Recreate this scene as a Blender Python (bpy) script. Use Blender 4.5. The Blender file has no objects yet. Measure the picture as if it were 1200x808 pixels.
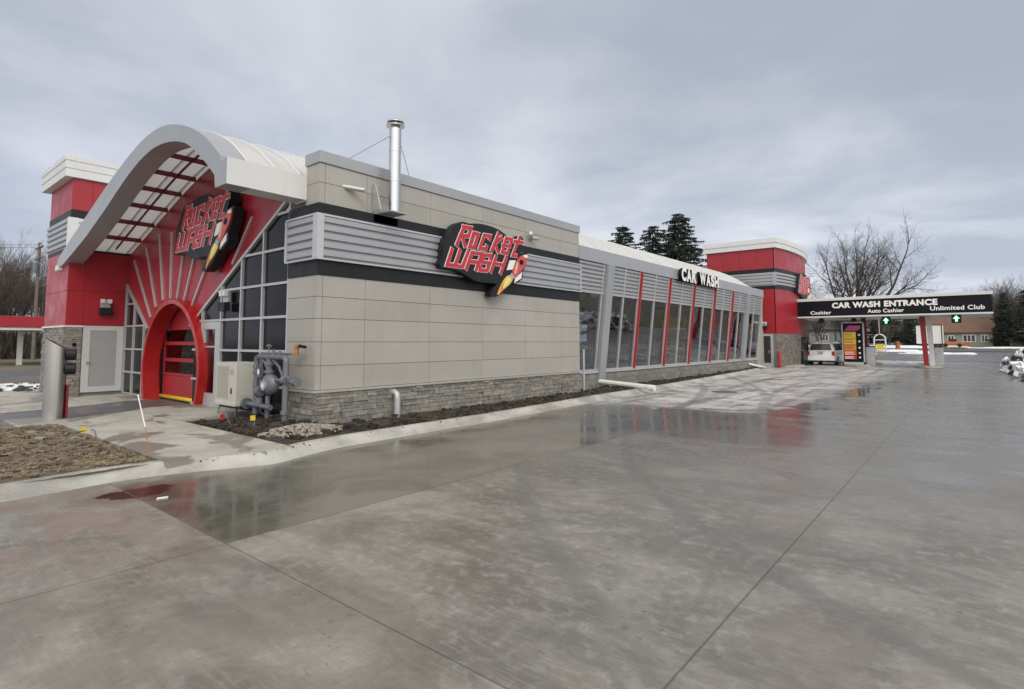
import bpy, math, random
from mathutils import Vector, Matrix, noise as mnoise
R = math.radians
sc = bpy.context.scene
col = sc.collection

# ---------------------------------------------------------------- camera
cd = bpy.data.cameras.new('camera'); cam = bpy.data.objects.new('camera', cd); col.objects.link(cam)
cam.location = (0, 0, 1.7)
PITCH = math.atan(47 / 653); YAW = math.atan2(540, 653 / math.cos(PITCH))
cam.rotation_euler = (math.pi / 2 + PITCH, 0, YAW)
cd.sensor_width = 36; cd.lens = 36 * 653 / 1200; cd.shift_y = -50 / 1200
cd.clip_start = 0.05; cd.clip_end = 2000
sc.camera = cam

# ---------------------------------------------------------------- world and light
SUN_EL, SUN_AZ = 38, 128            # degrees; azimuth measured clockwise from +Y: the bright part of the cloud is behind the camera
sc.view_settings.view_transform = 'Standard'; sc.view_settings.look = 'None'
sc.view_settings.exposure = 0.72; sc.view_settings.gamma = 1
sc.view_settings.use_curve_mapping = False
sd = Vector((math.sin(R(SUN_AZ)) * math.cos(R(SUN_EL)), math.cos(R(SUN_AZ)) * math.cos(R(SUN_EL)), math.sin(R(SUN_EL))))

class NT:
    """small helper for building node trees"""
    def __init__(s, tree): s.t = tree; s.n = tree.nodes; s.l = tree.links
    def node(s, typ, **kw):
        n = s.n.new(typ)
        for k, v in kw.items(): setattr(n, k, v)
        return n
    def put(s, sock, v):
        if v is None: return
        if isinstance(v, bpy.types.NodeSocket): s.l.new(v, sock)
        else:
            if isinstance(v, (tuple, list)) and len(v) == 3 and sock.type == 'RGBA': v = (*v, 1)
            sock.default_value = v
    def m(s, op, a, b=0.0, c=None, clamp=False):
        n = s.node('ShaderNodeMath', operation=op); n.use_clamp = clamp
        s.put(n.inputs[0], a); s.put(n.inputs[1], b)
        if c is not None: s.put(n.inputs[2], c)
        return n.outputs[0]
    def add(s, a, b): return s.m('ADD', a, b)
    def sub(s, a, b): return s.m('SUBTRACT', a, b)
    def mul(s, a, b): return s.m('MULTIPLY', a, b)
    def mx(s, a, b): return s.m('MAXIMUM', a, b)
    def mn(s, a, b): return s.m('MINIMUM', a, b)
    def abs(s, a): return s.m('ABSOLUTE', a)
    def inv(s, a): return s.m('SUBTRACT', 1.0, a)
    def step(s, v, a, b, lo=0.0, hi=1.0):
        n = s.node('ShaderNodeMapRange', interpolation_type='SMOOTHSTEP')
        s.put(n.inputs[0], v); s.put(n.inputs[1], a); s.put(n.inputs[2], b); s.put(n.inputs[3], lo); s.put(n.inputs[4], hi)
        return n.outputs[0]
    def mix(s, f, a, b, blend='MIX'):
        n = s.node('ShaderNodeMix', data_type='RGBA', blend_type=blend)
        s.put(n.inputs[0], f); s.put(n.inputs[6], a); s.put(n.inputs[7], b)
        return n.outputs[2]
    def fmix(s, f, a, b):
        n = s.node('ShaderNodeMix', data_type='FLOAT')
        s.put(n.inputs[0], f); s.put(n.inputs[2], a); s.put(n.inputs[3], b)
        return n.outputs[0]
    def coord(s, out='Object'): return s.node('ShaderNodeTexCoord').outputs[out]
    def sep(s, v):
        n = s.node('ShaderNodeSeparateXYZ'); s.put(n.inputs[0], v); return n.outputs
    def comb(s, x, y, z=0.0):
        n = s.node('ShaderNodeCombineXYZ')
        for i, q in enumerate((x, y, z)): s.put(n.inputs[i], q)
        return n.outputs[0]
    def mapv(s, v, scale=(1, 1, 1), rot=(0, 0, 0), loc=(0, 0, 0)):
        n = s.node('ShaderNodeMapping'); s.put(n.inputs[0], v)
        n.inputs[1].default_value = loc; n.inputs[2].default_value = rot; n.inputs[3].default_value = scale
        return n.outputs[0]
    def noise(s, v, scale, detail=4, rough=0.55, dist=0.0):
        n = s.node('ShaderNodeTexNoise'); s.put(n.inputs['Vector'], v)
        n.inputs['Scale'].default_value = scale; n.inputs['Detail'].default_value = detail
        n.inputs['Roughness'].default_value = rough; n.inputs['Distortion'].default_value = dist
        return n.outputs[0]
    def vor(s, v, scale, out='Distance', feature='F1'):
        n = s.node('ShaderNodeTexVoronoi', feature=feature); s.put(n.inputs['Vector'], v); n.inputs['Scale'].default_value = scale
        return n.outputs[out]
    def bump(s, h, strength=0.3, dist=0.02, normal=None):
        n = s.node('ShaderNodeBump'); s.put(n.inputs['Height'], h); n.inputs['Strength'].default_value = strength
        n.inputs['Distance'].default_value = dist
        if normal is not None: s.put(n.inputs['Normal'], normal)
        return n.outputs[0]

w = bpy.data.worlds.new('World'); sc.world = w; w.use_nodes = True
t = NT(w.node_tree); t.n.clear()
sky = t.node('ShaderNodeTexSky', sky_type='NISHITA'); sky.sun_disc = False
sky.sun_elevation = R(SUN_EL); sky.sun_rotation = R(SUN_AZ)
sky.air_density = 1.0; sky.dust_density = 4.0; sky.ozone_density = 1.5
d = t.coord('Generated'); X, Y, Z = t.sep(d)
zz = t.mx(Z, 0.0); den = t.add(zz, 0.16)
pv = t.comb(t.m('DIVIDE', X, den), t.m('DIVIDE', Y, den), 0.0)
n1 = t.noise(t.mapv(pv, (0.75, 1.0, 1), (0, 0, 0.6), (3.1, 1.7, 0)), 0.42, 7, 0.50, 0.35)
n2 = t.noise(t.mapv(pv, (1, 1, 1), (0, 0, 0), (8.1, 4.7, 0)), 1.5, 8, 0.55, 0.4)
cl = t.add(t.mul(n1, 0.78), t.mul(n2, 0.22))
cl = t.step(cl, 0.40, 0.585)
low = t.step(zz, 0.0, 0.42, 1.0, 0.0)
c_dark = t.mix(low, (0.275, 0.300, 0.358), (0.330, 0.362, 0.435))
c_light = t.mix(low, (0.450, 0.465, 0.505), (0.655, 0.672, 0.715))
cloud = t.mix(cl, c_dark, c_light)
# thin blue break in the cloud
brk = t.mul(t.step(t.noise(pv, 0.33, 3, 0.5, 0.2), 0.56, 0.70), 0.5)
cloud = t.mix(brk, cloud, (0.33, 0.39, 0.50))
dp = t.node('ShaderNodeVectorMath', operation='DOT_PRODUCT'); t.put(dp.inputs[0], d); dp.inputs[1].default_value = sd
glow = t.step(dp.outputs['Value'], 0.05, 1.0)
cloud = t.mix(glow, cloud, (1.05, 1.02, 0.97))
bg1 = t.node('ShaderNodeBackground'); t.put(bg1.inputs[0], sky.outputs[0]); bg1.inputs[1].default_value = 0.05
bg2 = t.node('ShaderNodeBackground'); t.put(bg2.inputs[0], cloud); bg2.inputs[1].default_value = 1.0
ms = t.node('ShaderNodeMixShader'); ms.inputs[0].default_value = 0.90
t.l.new(bg1.outputs[0], ms.inputs[1]); t.l.new(bg2.outputs[0], ms.inputs[2])
wo = t.node('ShaderNodeOutputWorld'); t.l.new(ms.outputs[0], wo.inputs[0])

ld = bpy.data.lights.new('sun', 'SUN'); ld.energy = 0.55; ld.angle = R(22); ld.color = (1.0, 0.95, 0.88)
sun = bpy.data.objects.new('sun', ld); col.objects.link(sun)
sun.rotation_euler = (-sd).to_track_quat('-Z', 'Y').to_euler()

# ---------------------------------------------------------------- materials
MATS = {}
def mat(name, color, rough=0.6, metal=0.0, spec=0.5, var=0.0, vscale=3.0, bump=0.0, bscale=40, dirt=0.0, coat=0.0, emit=None, estr=0.0, rvar=0.0):
    if name in MATS: return MATS[name]
    ma = bpy.data.materials.new(name); ma.use_nodes = True
    t = NT(ma.node_tree); b = t.n['Principled BSDF']
    c = (*color, 1)
    co = t.coord()
    out = None
    if var or dirt:
        n = t.noise(co, vscale, 6, 0.6)
        lo = tuple(v * (1 - var) for v in color); hi = tuple(min(1, v * (1 + var)) for v in color)
        out = t.mix(t.step(n, 0.3, 0.7), lo, hi)
        if dirt:
            z = t.sep(co)[2]
            dn = t.noise(t.mapv(co, (3.5, 3.5, 0.5)), 2.0, 7, 0.65)
            f = t.mul(t.step(dn, 0.45, 0.75), dirt)
            out = t.mix(f, out, tuple(v * 0.55 + 0.01 for v in color))
        t.put(b.inputs['Base Color'], out)
    else: b.inputs['Base Color'].default_value = c
    if rvar: t.put(b.inputs['Roughness'], t.step(t.noise(co, vscale * 1.7, 5, 0.6), 0.3, 0.7, max(0.02, rough - rvar), rough + rvar))
    else: b.inputs['Roughness'].default_value = rough
    b.inputs['Metallic'].default_value = metal
    b.inputs['Specular IOR Level'].default_value = spec
    b.inputs['Coat Weight'].default_value = coat
    if bump:
        t.put(b.inputs['Normal'], t.bump(t.noise(co, bscale, 4, 0.6), bump, 0.01))
    if emit:
        b.inputs['Emission Color'].default_value = (*emit, 1); b.inputs['Emission Strength'].default_value = estr
    MATS[name] = ma
    return ma

beige = mat('beige_cladding', (0.375, 0.362, 0.333), 0.42, var=0.045, vscale=0.9, dirt=0.10, rvar=0.08)
beigep = beige.copy(); beigep.name = 'beige_panel'
_t = NT(beigep.node_tree); _b = _t.n['Principled BSDF']; _src = _b.inputs['Base Color'].links[0].from_socket
_a = _t.node('ShaderNodeAttribute', attribute_name='tint'); _t.put(_b.inputs['Base Color'], _t.mix(1.0, _src, _a.outputs['Color'], 'MULTIPLY'))
joint = mat('joint_shadow_gap', (0.20, 0.19, 0.175), 0.9)
redp = mat('red_panel', (0.33, 0.015, 0.025), 0.38, var=0.05, vscale=0.8, rvar=0.07, dirt=0.05)
redframe = mat('red_gloss', (0.36, 0.012, 0.012), 0.30, var=0.06, vscale=1.5, rvar=0.08)
maroon = mat('maroon_steel', (0.17, 0.010, 0.016), 0.45, var=0.06)
redstk = mat('red_mullion_paint', (0.36, 0.022, 0.028), 0.35)
white_m = mat('white_metal', (0.66, 0.67, 0.67), 0.40, var=0.03, vscale=0.7, dirt=0.10, rvar=0.08)
silver = mat('silver_fascia', (0.36, 0.375, 0.395), 0.36, metal=0.25, var=0.03, vscale=0.8, rvar=0.07, dirt=0.06)
silver2 = mat('silver_frame', (0.50, 0.51, 0.52), 0.35, metal=0.35, var=0.03)
louvm = mat('louvre_metal', (0.38, 0.39, 0.41), 0.35, metal=0.35, var=0.04, vscale=1.2, dirt=0.08)
charcoal = mat('charcoal_band', (0.016, 0.017, 0.021), 0.45, spec=0.25, var=0.08, rvar=0.06)
black = mat('black_panel', (0.006, 0.006, 0.009), 0.45, spec=0.2, rvar=0.06)
rubber = mat('black_rubber', (0.02, 0.02, 0.021), 0.8)
dark = mat('dark_interior', (0.035, 0.036, 0.038), 0.8, var=0.3)
doorgrey = mat('grey_door_paint', (0.33, 0.34, 0.345), 0.45, var=0.03, dirt=0.06)
whitep = mat('white_paint', (0.80, 0.80, 0.79), 0.4, var=0.03)
cream = mat('cream_enclosure', (0.50, 0.485, 0.435), 0.45, var=0.04, dirt=0.10)
cream_d = mat('cream_grille', (0.46, 0.43, 0.37), 0.6)
galv = mat('grey_pipe_paint', (0.15, 0.162, 0.185), 0.42, metal=0.3, var=0.12, vscale=6, bump=0.15)
galv2 = mat('light_pipe', (0.45, 0.46, 0.47), 0.38, metal=0.4, var=0.1, vscale=6)
brass = mat('primer_orange', (0.42, 0.17, 0.05), 0.55, var=0.15, vscale=9)
steel = mat('stainless', (0.50, 0.50, 0.49), 0.33, metal=1.0)
chrome = mat('flue_steel', (0.60, 0.61, 0.62), 0.2, metal=1.0)
yellow = mat('safety_yellow', (0.72, 0.50, 0.02), 0.5, var=0.08)
orange = mat('orange_paint', (0.42, 0.13, 0.03), 0.5, var=0.1)
signred = mat('sign_red', (0.50, 0.022, 0.040), 0.32, var=0.06, vscale=6)
signwhite = mat('sign_white', (0.82, 0.82, 0.80), 0.35)
signyel = mat('sign_yellow', (0.75, 0.55, 0.06), 0.4)
signor = mat('sign_orange', (0.68, 0.24, 0.05), 0.4)
wood = mat('weathered_wood', (0.15, 0.13, 0.11), 0.85, var=0.25, vscale=5)
bark = mat('grey_bark', (0.075, 0.066, 0.057), 0.95, var=0.3, vscale=4)
twig = mat('brown_twigs', (0.080, 0.066, 0.056), 0.95, var=0.25, vscale=0.6)
twig2 = mat('tan_twigs', (0.17, 0.135, 0.095), 0.95, var=0.25, vscale=0.6)
needle = mat('spruce_needles', (0.030, 0.042, 0.029), 0.85, var=0.45, vscale=1.2)
carwhite = mat('white_car_paint', (0.90, 0.90, 0.89), 0.3, coat=0.5)
cargrey = mat('grey_car_paint', (0.16, 0.17, 0.16), 0.3, coat=0.5, dirt=0.1)
carglass = mat('dark_car_glass', (0.012, 0.014, 0.016), 0.06, spec=0.8)
redlens = mat('red_lens', (0.45, 0.01, 0.012), 0.2, coat=0.5)
greenlit = mat('green_light', (0.02, 0.5, 0.12), 0.4, emit=(0.05, 1.0, 0.30), estr=1.3)
greenwht = mat('green_light_core', (0.7, 1, 0.8), 0.4, emit=(0.75, 1.0, 0.85), estr=3.0)
pvc = mat('white_plastic_pipe', (0.72, 0.72, 0.69), 0.4, var=0.05, dirt=0.15)
darkglass = mat('tinted_glass', (0.008, 0.009, 0.013), 0.12, spec=0.12)
brownroof = mat('brown_shingles', (0.17, 0.10, 0.07), 0.9, var=0.15, vscale=2, bump=0.3, bscale=8)
sage = mat('sage_siding', (0.30, 0.31, 0.25), 0.8, var=0.06)
greyside = mat('grey_siding', (0.26, 0.27, 0.28), 0.8, var=0.08)
paleside = mat('pale_siding', (0.55, 0.54, 0.51), 0.7, var=0.06)

def polycarb(k=1.0):
    ma = bpy.data.materials.new('translucent_roof_sheet'); ma.use_nodes = True
    t = NT(ma.node_tree); t.n.clear()
    co = t.coord(); y = t.sep(co)[1]
    n = t.noise(t.mapv(co, (0.5, 1.6, 0.5)), 1.3, 4, 0.5)
    c = t.mix(t.step(n, 0.35, 0.65), (0.78, 0.78, 0.78), (0.72, 0.715, 0.69))
    a = t.node('ShaderNodeBsdfDiffuse'); t.put(a.inputs[0], c)
    b = t.node('ShaderNodeBsdfTranslucent'); t.put(b.inputs[0], c)
    g = t.node('ShaderNodeBsdfGlossy'); g.inputs['Roughness'].default_value = 0.25
    m1 = t.node('ShaderNodeMixShader'); m1.inputs[0].default_value = 0.34
    t.l.new(a.outputs[0], m1.inputs[1]); t.l.new(b.outputs[0], m1.inputs[2])
    m2 = t.node('ShaderNodeMixShader'); m2.inputs[0].default_value = 0.05
    t.l.new(m1.outputs[0], m2.inputs[1]); t.l.new(g.outputs[0], m2.inputs[2])
    o = t.node('ShaderNodeOutputMaterial'); t.l.new(m2.outputs[0], o.inputs[0])
    return ma
poly = polycarb(); poly2 = polycarb(); poly2.name = 'milky_vault_sheet'; poly2.node_tree.nodes['Mix Shader'].inputs[0].default_value = 0.30

def glassmat(name, tint, refl, rough=0.015):
    ma = bpy.data.materials.new(name); ma.use_nodes = True
    t = NT(ma.node_tree); t.n.clear()
    tr = t.node('ShaderNodeBsdfTransparent'); tr.inputs[0].default_value = (*tint, 1)
    g = t.node('ShaderNodeBsdfGlossy'); g.inputs['Roughness'].default_value = rough; g.inputs[0].default_value = (0.95, 0.97, 1, 1)
    co = t.coord(); bn = t.bump(t.noise(t.mapv(co, (1, 1, 0.4)), 0.9, 2, 0.5), 0.12, 0.03)
    t.put(g.inputs['Normal'], bn)
    f = t.node('ShaderNodeFresnel'); f.inputs[0].default_value = 1.5
    fac = t.m('MULTIPLY', f.outputs[0], refl, clamp=True)
    mxs = t.node('ShaderNodeMixShader'); t.put(mxs.inputs[0], fac)
    t.l.new(tr.outputs[0], mxs.inputs[1]); t.l.new(g.outputs[0], mxs.inputs[2])
    o = t.node('ShaderNodeOutputMaterial'); t.l.new(mxs.outputs[0], o.inputs[0])
    return ma
glass = glassmat('clear_window_glass', (0.92, 0.94, 0.94), 0.9)
glass2 = glassmat('door_glass', (0.85, 0.87, 0.88), 1.0)

def stonemat(name):
    ma = bpy.data.materials.new(name); ma.use_nodes = True
    t = NT(ma.node_tree); b = t.n['Principled BSDF']
    at = t.node('ShaderNodeAttribute', attribute_name='tint')
    co = t.coord()
    n = t.noise(co, 9, 8, 0.65); n2 = t.noise(co, 45, 4, 0.6)
    c = t.mix(t.step(n, 0.3, 0.72), (0.62, 0.62, 0.62), (1.18, 1.16, 1.12))
    c2 = t.mix(1.0, at.outputs['Color'], c, 'MULTIPLY')
    t.put(b.inputs['Base Color'], c2); b.inputs['Roughness'].default_value = 0.85
    t.put(b.inputs['Normal'], t.bump(t.add(t.mul(n, 1.0), t.mul(n2, 0.35)), 0.6, 0.025))
    return ma
stone = stonemat('ledge_stone')
mortar = mat('mortar', (0.16, 0.155, 0.145), 0.95, bump=0.3)

def concrete(name, lo, hi, rough=(0.5, 0.75), joints=()):
    ma = bpy.data.materials.new(name); ma.use_nodes = True
    t = NT(ma.node_tree); b = t.n['Principled BSDF']
    co = t.coord(); x, y, z = t.sep(co)
    n = t.noise(co, 1.1, 8, 0.62, 0.3); f = t.noise(co, 30, 5, 0.6)
    c = t.mix(t.step(t.add(t.mul(n, 0.8), t.mul(f, 0.2)), 0.36, 0.62), lo, hi)
    t.put(b.inputs['Base Color'], c)
    t.put(b.inputs['Roughness'], t.step(n, 0.35, 0.6, rough[0], rough[1]))
    t.put(b.inputs['Normal'], t.bump(f, 0.25, 0.01))
    return ma
kerbm = concrete('kerb_concrete', (0.27, 0.26, 0.235), (0.46, 0.45, 0.41), (0.45, 0.7))
walkm = None

def lotmat():
    ma = bpy.data.materials.new('wet_concrete'); ma.use_nodes = True
    t = NT(ma.node_tree); b = t.n['Principled BSDF']
    co = t.coord(); x, y, z = t.sep(co)
    nb = t.noise(co, 0.22, 6, 0.55, 0.3)          # broad
    nm = t.noise(co, 0.9, 8, 0.6, 0.5)            # mottling
    nf = t.noise(co, 9.0, 6, 0.62, 0.2)           # speckle
    nff = t.noise(co, 70.0, 3, 0.6)
    st = t.noise(t.mapv(co, (0.70, 1.5, 1), (0, 0, R(-38))), 1.3, 9, 0.66, 0.8)   # drag streaks
    st2 = t.noise(t.mapv(co, (2.4, 0.13, 1), (0, 0, R(2))), 0.9, 6, 0.6, 0.15)    # along the lane
    wob = t.mul(t.sub(nm, 0.5), 3.2)
    xw = t.add(x, wob); yw = t.add(y, t.mul(t.sub(st, 0.5), 5.0))
    # dry light zone beside the glazed wall
    dry = t.mul(t.step(yw, 12.5, 15.5), t.step(t.add(xw, t.mul(t.sub(y, 14.0), -0.03)), -2.9, -5.2))
    dry = t.mul(dry, t.step(t.add(t.mul(st2, 0.65), t.mul(st, 0.35)), 0.40, 0.50, 0.25, 1.0))
    # puddled slab between kerb and the joint at x=-4.95
    pud = t.mul(t.mul(t.step(x, -4.93, -4.97), t.step(y, 2.18, 2.22)), t.step(yw, 12.0, 9.5))
    pedge = t.step(t.add(t.add(x, 8.6), t.mul(t.sub(nm, 0.5), 2.2)), 0.0, 0.5)
    pud = t.mul(pud, pedge)
    wet = t.step(t.add(y, t.mul(wob, 1.4)), 4.5, 9.5)
    # standing water in front of the glazed wall and along the lane
    w2 = t.mul(t.mul(t.step(t.add(y, t.mul(t.sub(st, 0.5), 3.0)), 9.3, 10.2), t.step(t.add(y, t.mul(t.sub(st, 0.5), 3.5)), 14.6, 13.2)), t.mul(t.step(t.add(x, t.mul(t.sub(nm, 0.5), 1.2)), -7.6, -7.0), t.step(t.add(x, t.mul(t.sub(st, 0.5), 3)), -1.6, -2.8)))
    w3 = t.mul(t.step(t.abs(t.sub(t.add(x, t.mul(t.sub(nm, 0.5), 2.2)), t.add(-4.2, t.mul(y, 0.05)))), 0.45, 0.2), t.mul(t.step(y, 12.5, 14), t.step(y, 31, 27)))
    w2 = t.mul(w2, t.step(t.add(t.mul(nm, 0.5), t.mul(st, 0.5)), 0.40, 0.50, 0.15, 1.0)); w2 = t.mx(w2, w3)
    dry = t.mul(dry, t.inv(w2))
    bl = t.mul(t.step(t.noise(co, 0.55, 7, 0.62, 0.9), 0.50, 0.60), 0.5)
    # colour
    base = t.mix(t.step(t.add(t.add(t.mul(nb, 0.35), t.mul(nm, 0.35)), t.mul(st, 0.30)), 0.42, 0.59), (0.132, 0.120, 0.098), (0.268, 0.250, 0.212))
    base = t.mix(t.step(nf, 0.45, 0.75, 0.0, 0.42), base, (0.40, 0.39, 0.37))
    gr = t.noise(t.mapv(co, (2.0, 34, 1), (0, 0, R(38))), 1.6, 5, 0.7, 0.2); gr2 = t.noise(t.mapv(co, (26, 2.2, 1), (0, 0, R(12))), 1.4, 5, 0.7, 0.2)
    base = t.mix(t.mul(t.step(gr, 0.50, 0.66), 0.26), base, (0.40, 0.385, 0.35)); base = t.mix(t.mul(t.step(gr2, 0.54, 0.72), t.step(nb, 0.4, 0.6, 0.1, 0.45)), base, (0.115, 0.108, 0.10))
    pk = t.mul(t.step(t.noise(co, 3.3, 7, 0.7, 1.2), 0.585, 0.66), t.step(nb, 0.38, 0.55, 0.7, 0.25)); base = t.mix(t.mul(pk, 0.6), base, (0.115, 0.105, 0.095))
    pit = t.mul(t.step(t.noise(co, 17, 4, 0.6, 0.4), 0.60, 0.68), t.step(t.noise(co, 0.8, 3, 0.6), 0.42, 0.62)); base = t.mix(t.mul(pit, 0.65), base, (0.095, 0.088, 0.078))
    spk = t.step(t.vor(co, 9.0), 0.075, 0.04); base = t.mix(t.mul(spk, 0.6), base, (0.07, 0.062, 0.055))
    base = t.mix(t.mul(t.step(nff, 0.60, 0.75), 0.35), base, (0.13, 0.12, 0.11))
    base = t.mix(t.mul(wet, 0.62), base, (0.140, 0.134, 0.120))
    drc = t.mix(t.step(t.add(t.mul(st, 0.5), t.mul(nm, 0.5)), 0.38, 0.60), (0.33, 0.325, 0.31), (0.56, 0.555, 0.54))
    base = t.mix(dry, base, drc)
    base = t.mix(bl, base, (0.155, 0.135, 0.108))
    # dark shoe/tyre dirt in the foreground, warm stain near the walk
    dk = t.mul(t.step(t.noise(t.mapv(co, (0.5, 1.6, 1), (0, 0, R(30)), (5, 2, 0)), 0.9, 8, 0.65, 0.8), 0.52, 0.68), 0.60)
    base = t.mix(dk, base, (0.125, 0.115, 0.105))
    pt = t.mul(t.step(y, 2.6, 1.6), t.step(x, -4.2, -5.4)); pt = t.mul(pt, t.step(st, 0.40, 0.62))
    base = t.mix(t.mul(pt, 0.55), base, (0.20, 0.125, 0.10))
    base = t.mix(t.mul(pud, 0.90), base, t.mix(t.step(nm, 0.38, 0.62), (0.092, 0.086, 0.066), (0.170, 0.158, 0.128)))
    base = t.mix(t.mul(w2, 0.75), base, (0.105, 0.105, 0.102))
    # red-brown puddle
    rx = t.m('DIVIDE', t.sub(x, -7.38), 0.24); ry = t.m('DIVIDE', t.sub(y, 2.28), 0.38)
    rr = t.add(t.add(t.mul(rx, rx), t.mul(ry, ry)), t.add(t.mul(t.sub(nm, 0.5), 2.2), t.mul(t.sub(t.noise(co, 3.5, 6, 0.62, 0.8), 0.5), 3.4)))
    rp = t.step(rr, 1.25, 0.55)
    rh = t.mul(t.step(rr, 5.0, 1.0), 0.45)
    base = t.mix(rh, base, (0.16, 0.095, 0.075))
    base = t.mix(rp, base, (0.050, 0.026, 0.017))
    # curved tyre tracks
    def track(cx, cy, rad, wd, y0, y1, amt):
        dx = t.sub(x, cx); dy = t.sub(y, cy)
        rr = t.m('SQRT', t.add(t.mul(dx, dx), t.mul(dy, dy)))
        q = t.abs(t.sub(t.add(rr, t.mul(t.sub(st, 0.5), 0.35)), rad))
        mk = t.mul(t.step(q, wd, wd * 0.35), t.mul(t.step(y, y0, y0 + 3), t.step(y, y1, y1 - 4)))
        return t.mul(t.mul(mk, t.step(nm, 0.36, 0.5)), amt)
    trk = track(-40.0, 8.0, 34.6, 0.20, 8, 30, 0.55)
    for a in ((-40.0, 8.0, 36.5, 0.20, 9, 34, 0.5), (38, 26, 43.6, 0.18, 14, 42, 0.5), (38, 26, 45.2, 0.18, 14, 42, 0.5), (-60, -6, 57.0, 0.14, 3, 9, 0.4), (6.5, 14.5, 12.6, 0.13, 1.0, 16, 0.5), (6.5, 14.5, 14.1, 0.13, 1.0, 16, 0.45), (-22, 2, 20.6, 0.05, 2.2, 8, 0.6)):
        trk = t.mx(trk, track(*a))
    base = t.mix(trk, base, (0.12, 0.115, 0.11))
    # joints
    jn = None
    for xi in (-4.95, -1.25, 2.4):
        q = t.step(t.abs(t.sub(t.add(x, t.mul(t.sub(nf, 0.5), 0.014)), xi)), 0.009, 0.004); jn = q if jn is None else t.mx(jn, q)
    for yi in (2.2, -2.4):
        q = t.step(t.abs(t.sub(y, yi)), 0.008, 0.003); q = t.mul(q, t.step(x, -8.4, -8.0)); jn = t.mx(jn, t.mul(q, t.step(x, -1.2, -1.3)))
    for yi in (11.3, 16.0, 20.6, 25.4, 30, 35, 40):
        q = t.step(t.abs(t.sub(y, yi)), 0.02, 0.010); jn = t.mx(jn, t.mul(q, 0.55))
    base = t.mix(t.mul(jn, 0.62), base, (0.045, 0.042, 0.038))
    # hairline cracks
    ck = t.vor(t.add(0, 0), 1) if False else None
    t.put(b.inputs['Base Color'], base)
    # wetness drives the gloss
    r0 = t.step(t.add(t.mul(nb, 0.4), t.mul(st, 0.6)), 0.38, 0.60, 0.30, 0.52)
    r1 = t.step(t.add(t.mul(nm, 0.5), t.mul(st, 0.5)), 0.38, 0.62, 0.17, 0.42)
    rg = t.fmix(wet, r0, r1)
    rg = t.fmix(dry, rg, t.step(st, 0.35, 0.6, 0.32, 0.60))
    rg = t.fmix(pud, rg, t.step(nm, 0.36, 0.62, 0.06, 0.20))
    rg = t.fmix(w2, rg, t.step(nm, 0.38, 0.60, 0.06, 0.20))
    rg = t.fmix(rp, rg, 0.14)
    t.put(b.inputs['Roughness'], rg)
    b.inputs['Specular IOR Level'].default_value = 0.42
    dryf = t.step(rg, 0.10, 0.45, 0.04, 1.0)
    h = t.add(t.mul(nf, 0.35), t.mul(nff, 0.22))
    h = t.mul(h, dryf)
    h = t.sub(h, t.mul(jn, 0.6))
    h = t.add(h, t.mul(t.mul(nm, 0.25), t.inv(t.mul(w2, 0.7))))
    t.put(b.inputs['Normal'], t.bump(h, 0.30, 0.012))
    return ma
lotm = lotmat()

def walkmat():
    ma = bpy.data.materials.new('sidewalk_concrete'); ma.use_nodes = True
    t = NT(ma.node_tree); b = t.n['Principled BSDF']
    co = t.coord(); x, y, z = t.sep(co)
    n = t.noise(co, 1.3, 8, 0.6, 0.4); f = t.noise(co, 25, 5, 0.6)
    c = t.mix(t.step(t.add(t.mul(n, 0.7), t.mul(f, 0.3)), 0.36, 0.6), (0.33, 0.315, 0.27), (0.46, 0.44, 0.385))
    damp = t.step(t.add(t.noise(t.mapv(co, (0.9, 1.5, 1), (0, 0, 0.3), (1.5, 0.4, 0)), 0.75, 5, 0.5, 0.4), t.step(x, -11.0, -9.2, 0.0, 0.10)), 0.53, 0.585)
    c = t.mix(damp, c, (0.235, 0.22, 0.185))
    jn = None
    for yi in (4.5,):
        q = t.step(t.abs(t.sub(y, yi)), 0.014, 0.007); jn = q
    for xi in (-12.6, -10.7, -15.9, -19.6):
        q = t.step(t.abs(t.sub(x, xi)), 0.012, 0.006); jn = t.mx(jn, q)
    c = t.mix(t.mul(jn, 0.75), c, (0.06, 0.055, 0.05))
    t.put(b.inputs['Base Color'], c)
    t.put(b.inputs['Roughness'], t.fmix(damp, 0.7, 0.35))
    t.put(b.inputs['Normal'], t.bump(t.sub(f, t.mul(jn, 1.0)), 0.25, 0.01))
    return ma
walkm = walkmat()

def groundmix(name, stops, scale, rough=0.95, bumpd=0.05):
    ma = bpy.data.materials.new(name); ma.use_nodes = True
    t = NT(ma.node_tree); b = t.n['Principled BSDF']
    co = t.coord()
    n = t.noise(co, scale, 9, 0.68, 0.3); n2 = t.noise(co, scale * 9, 6, 0.65)
    c = t.mix(t.step(n, 0.35, 0.65), stops[0], stops[1])
    c = t.mix(t.step(n2, 0.42, 0.66), c, stops[2])
    t.put(b.inputs['Base Color'], c); b.inputs['Roughness'].default_value = rough
    t.put(b.inputs['Normal'], t.bump(t.add(n2, n), 0.6, bumpd))
    return ma
soilm = groundmix('wet_soil', ((0.022, 0.017, 0.013), (0.045, 0.036, 0.028), (0.075, 0.06, 0.048)), 3)
mulchm = groundmix('dead_grass_mulch', ((0.070, 0.052, 0.036), (0.15, 0.118, 0.082), (0.24, 0.20, 0.145)), 4)
fieldm = groundmix('dormant_grass', ((0.085, 0.080, 0.05), (0.14, 0.125, 0.08), (0.17, 0.15, 0.10)), 0.2)
asph = mat('asphalt', (0.085, 0.087, 0.092), 0.55, var=0.2, vscale=0.4, bump=0.2, rvar=0.15)
asph_w = mat('wet_asphalt', (0.115, 0.118, 0.122), 0.38, var=0.18, vscale=0.5, rvar=0.15)
snowm = mat('snow', (0.80, 0.82, 0.85), 0.7, var=0.05, vscale=2, dirt=0.18, bump=0.3, bscale=6)

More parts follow.
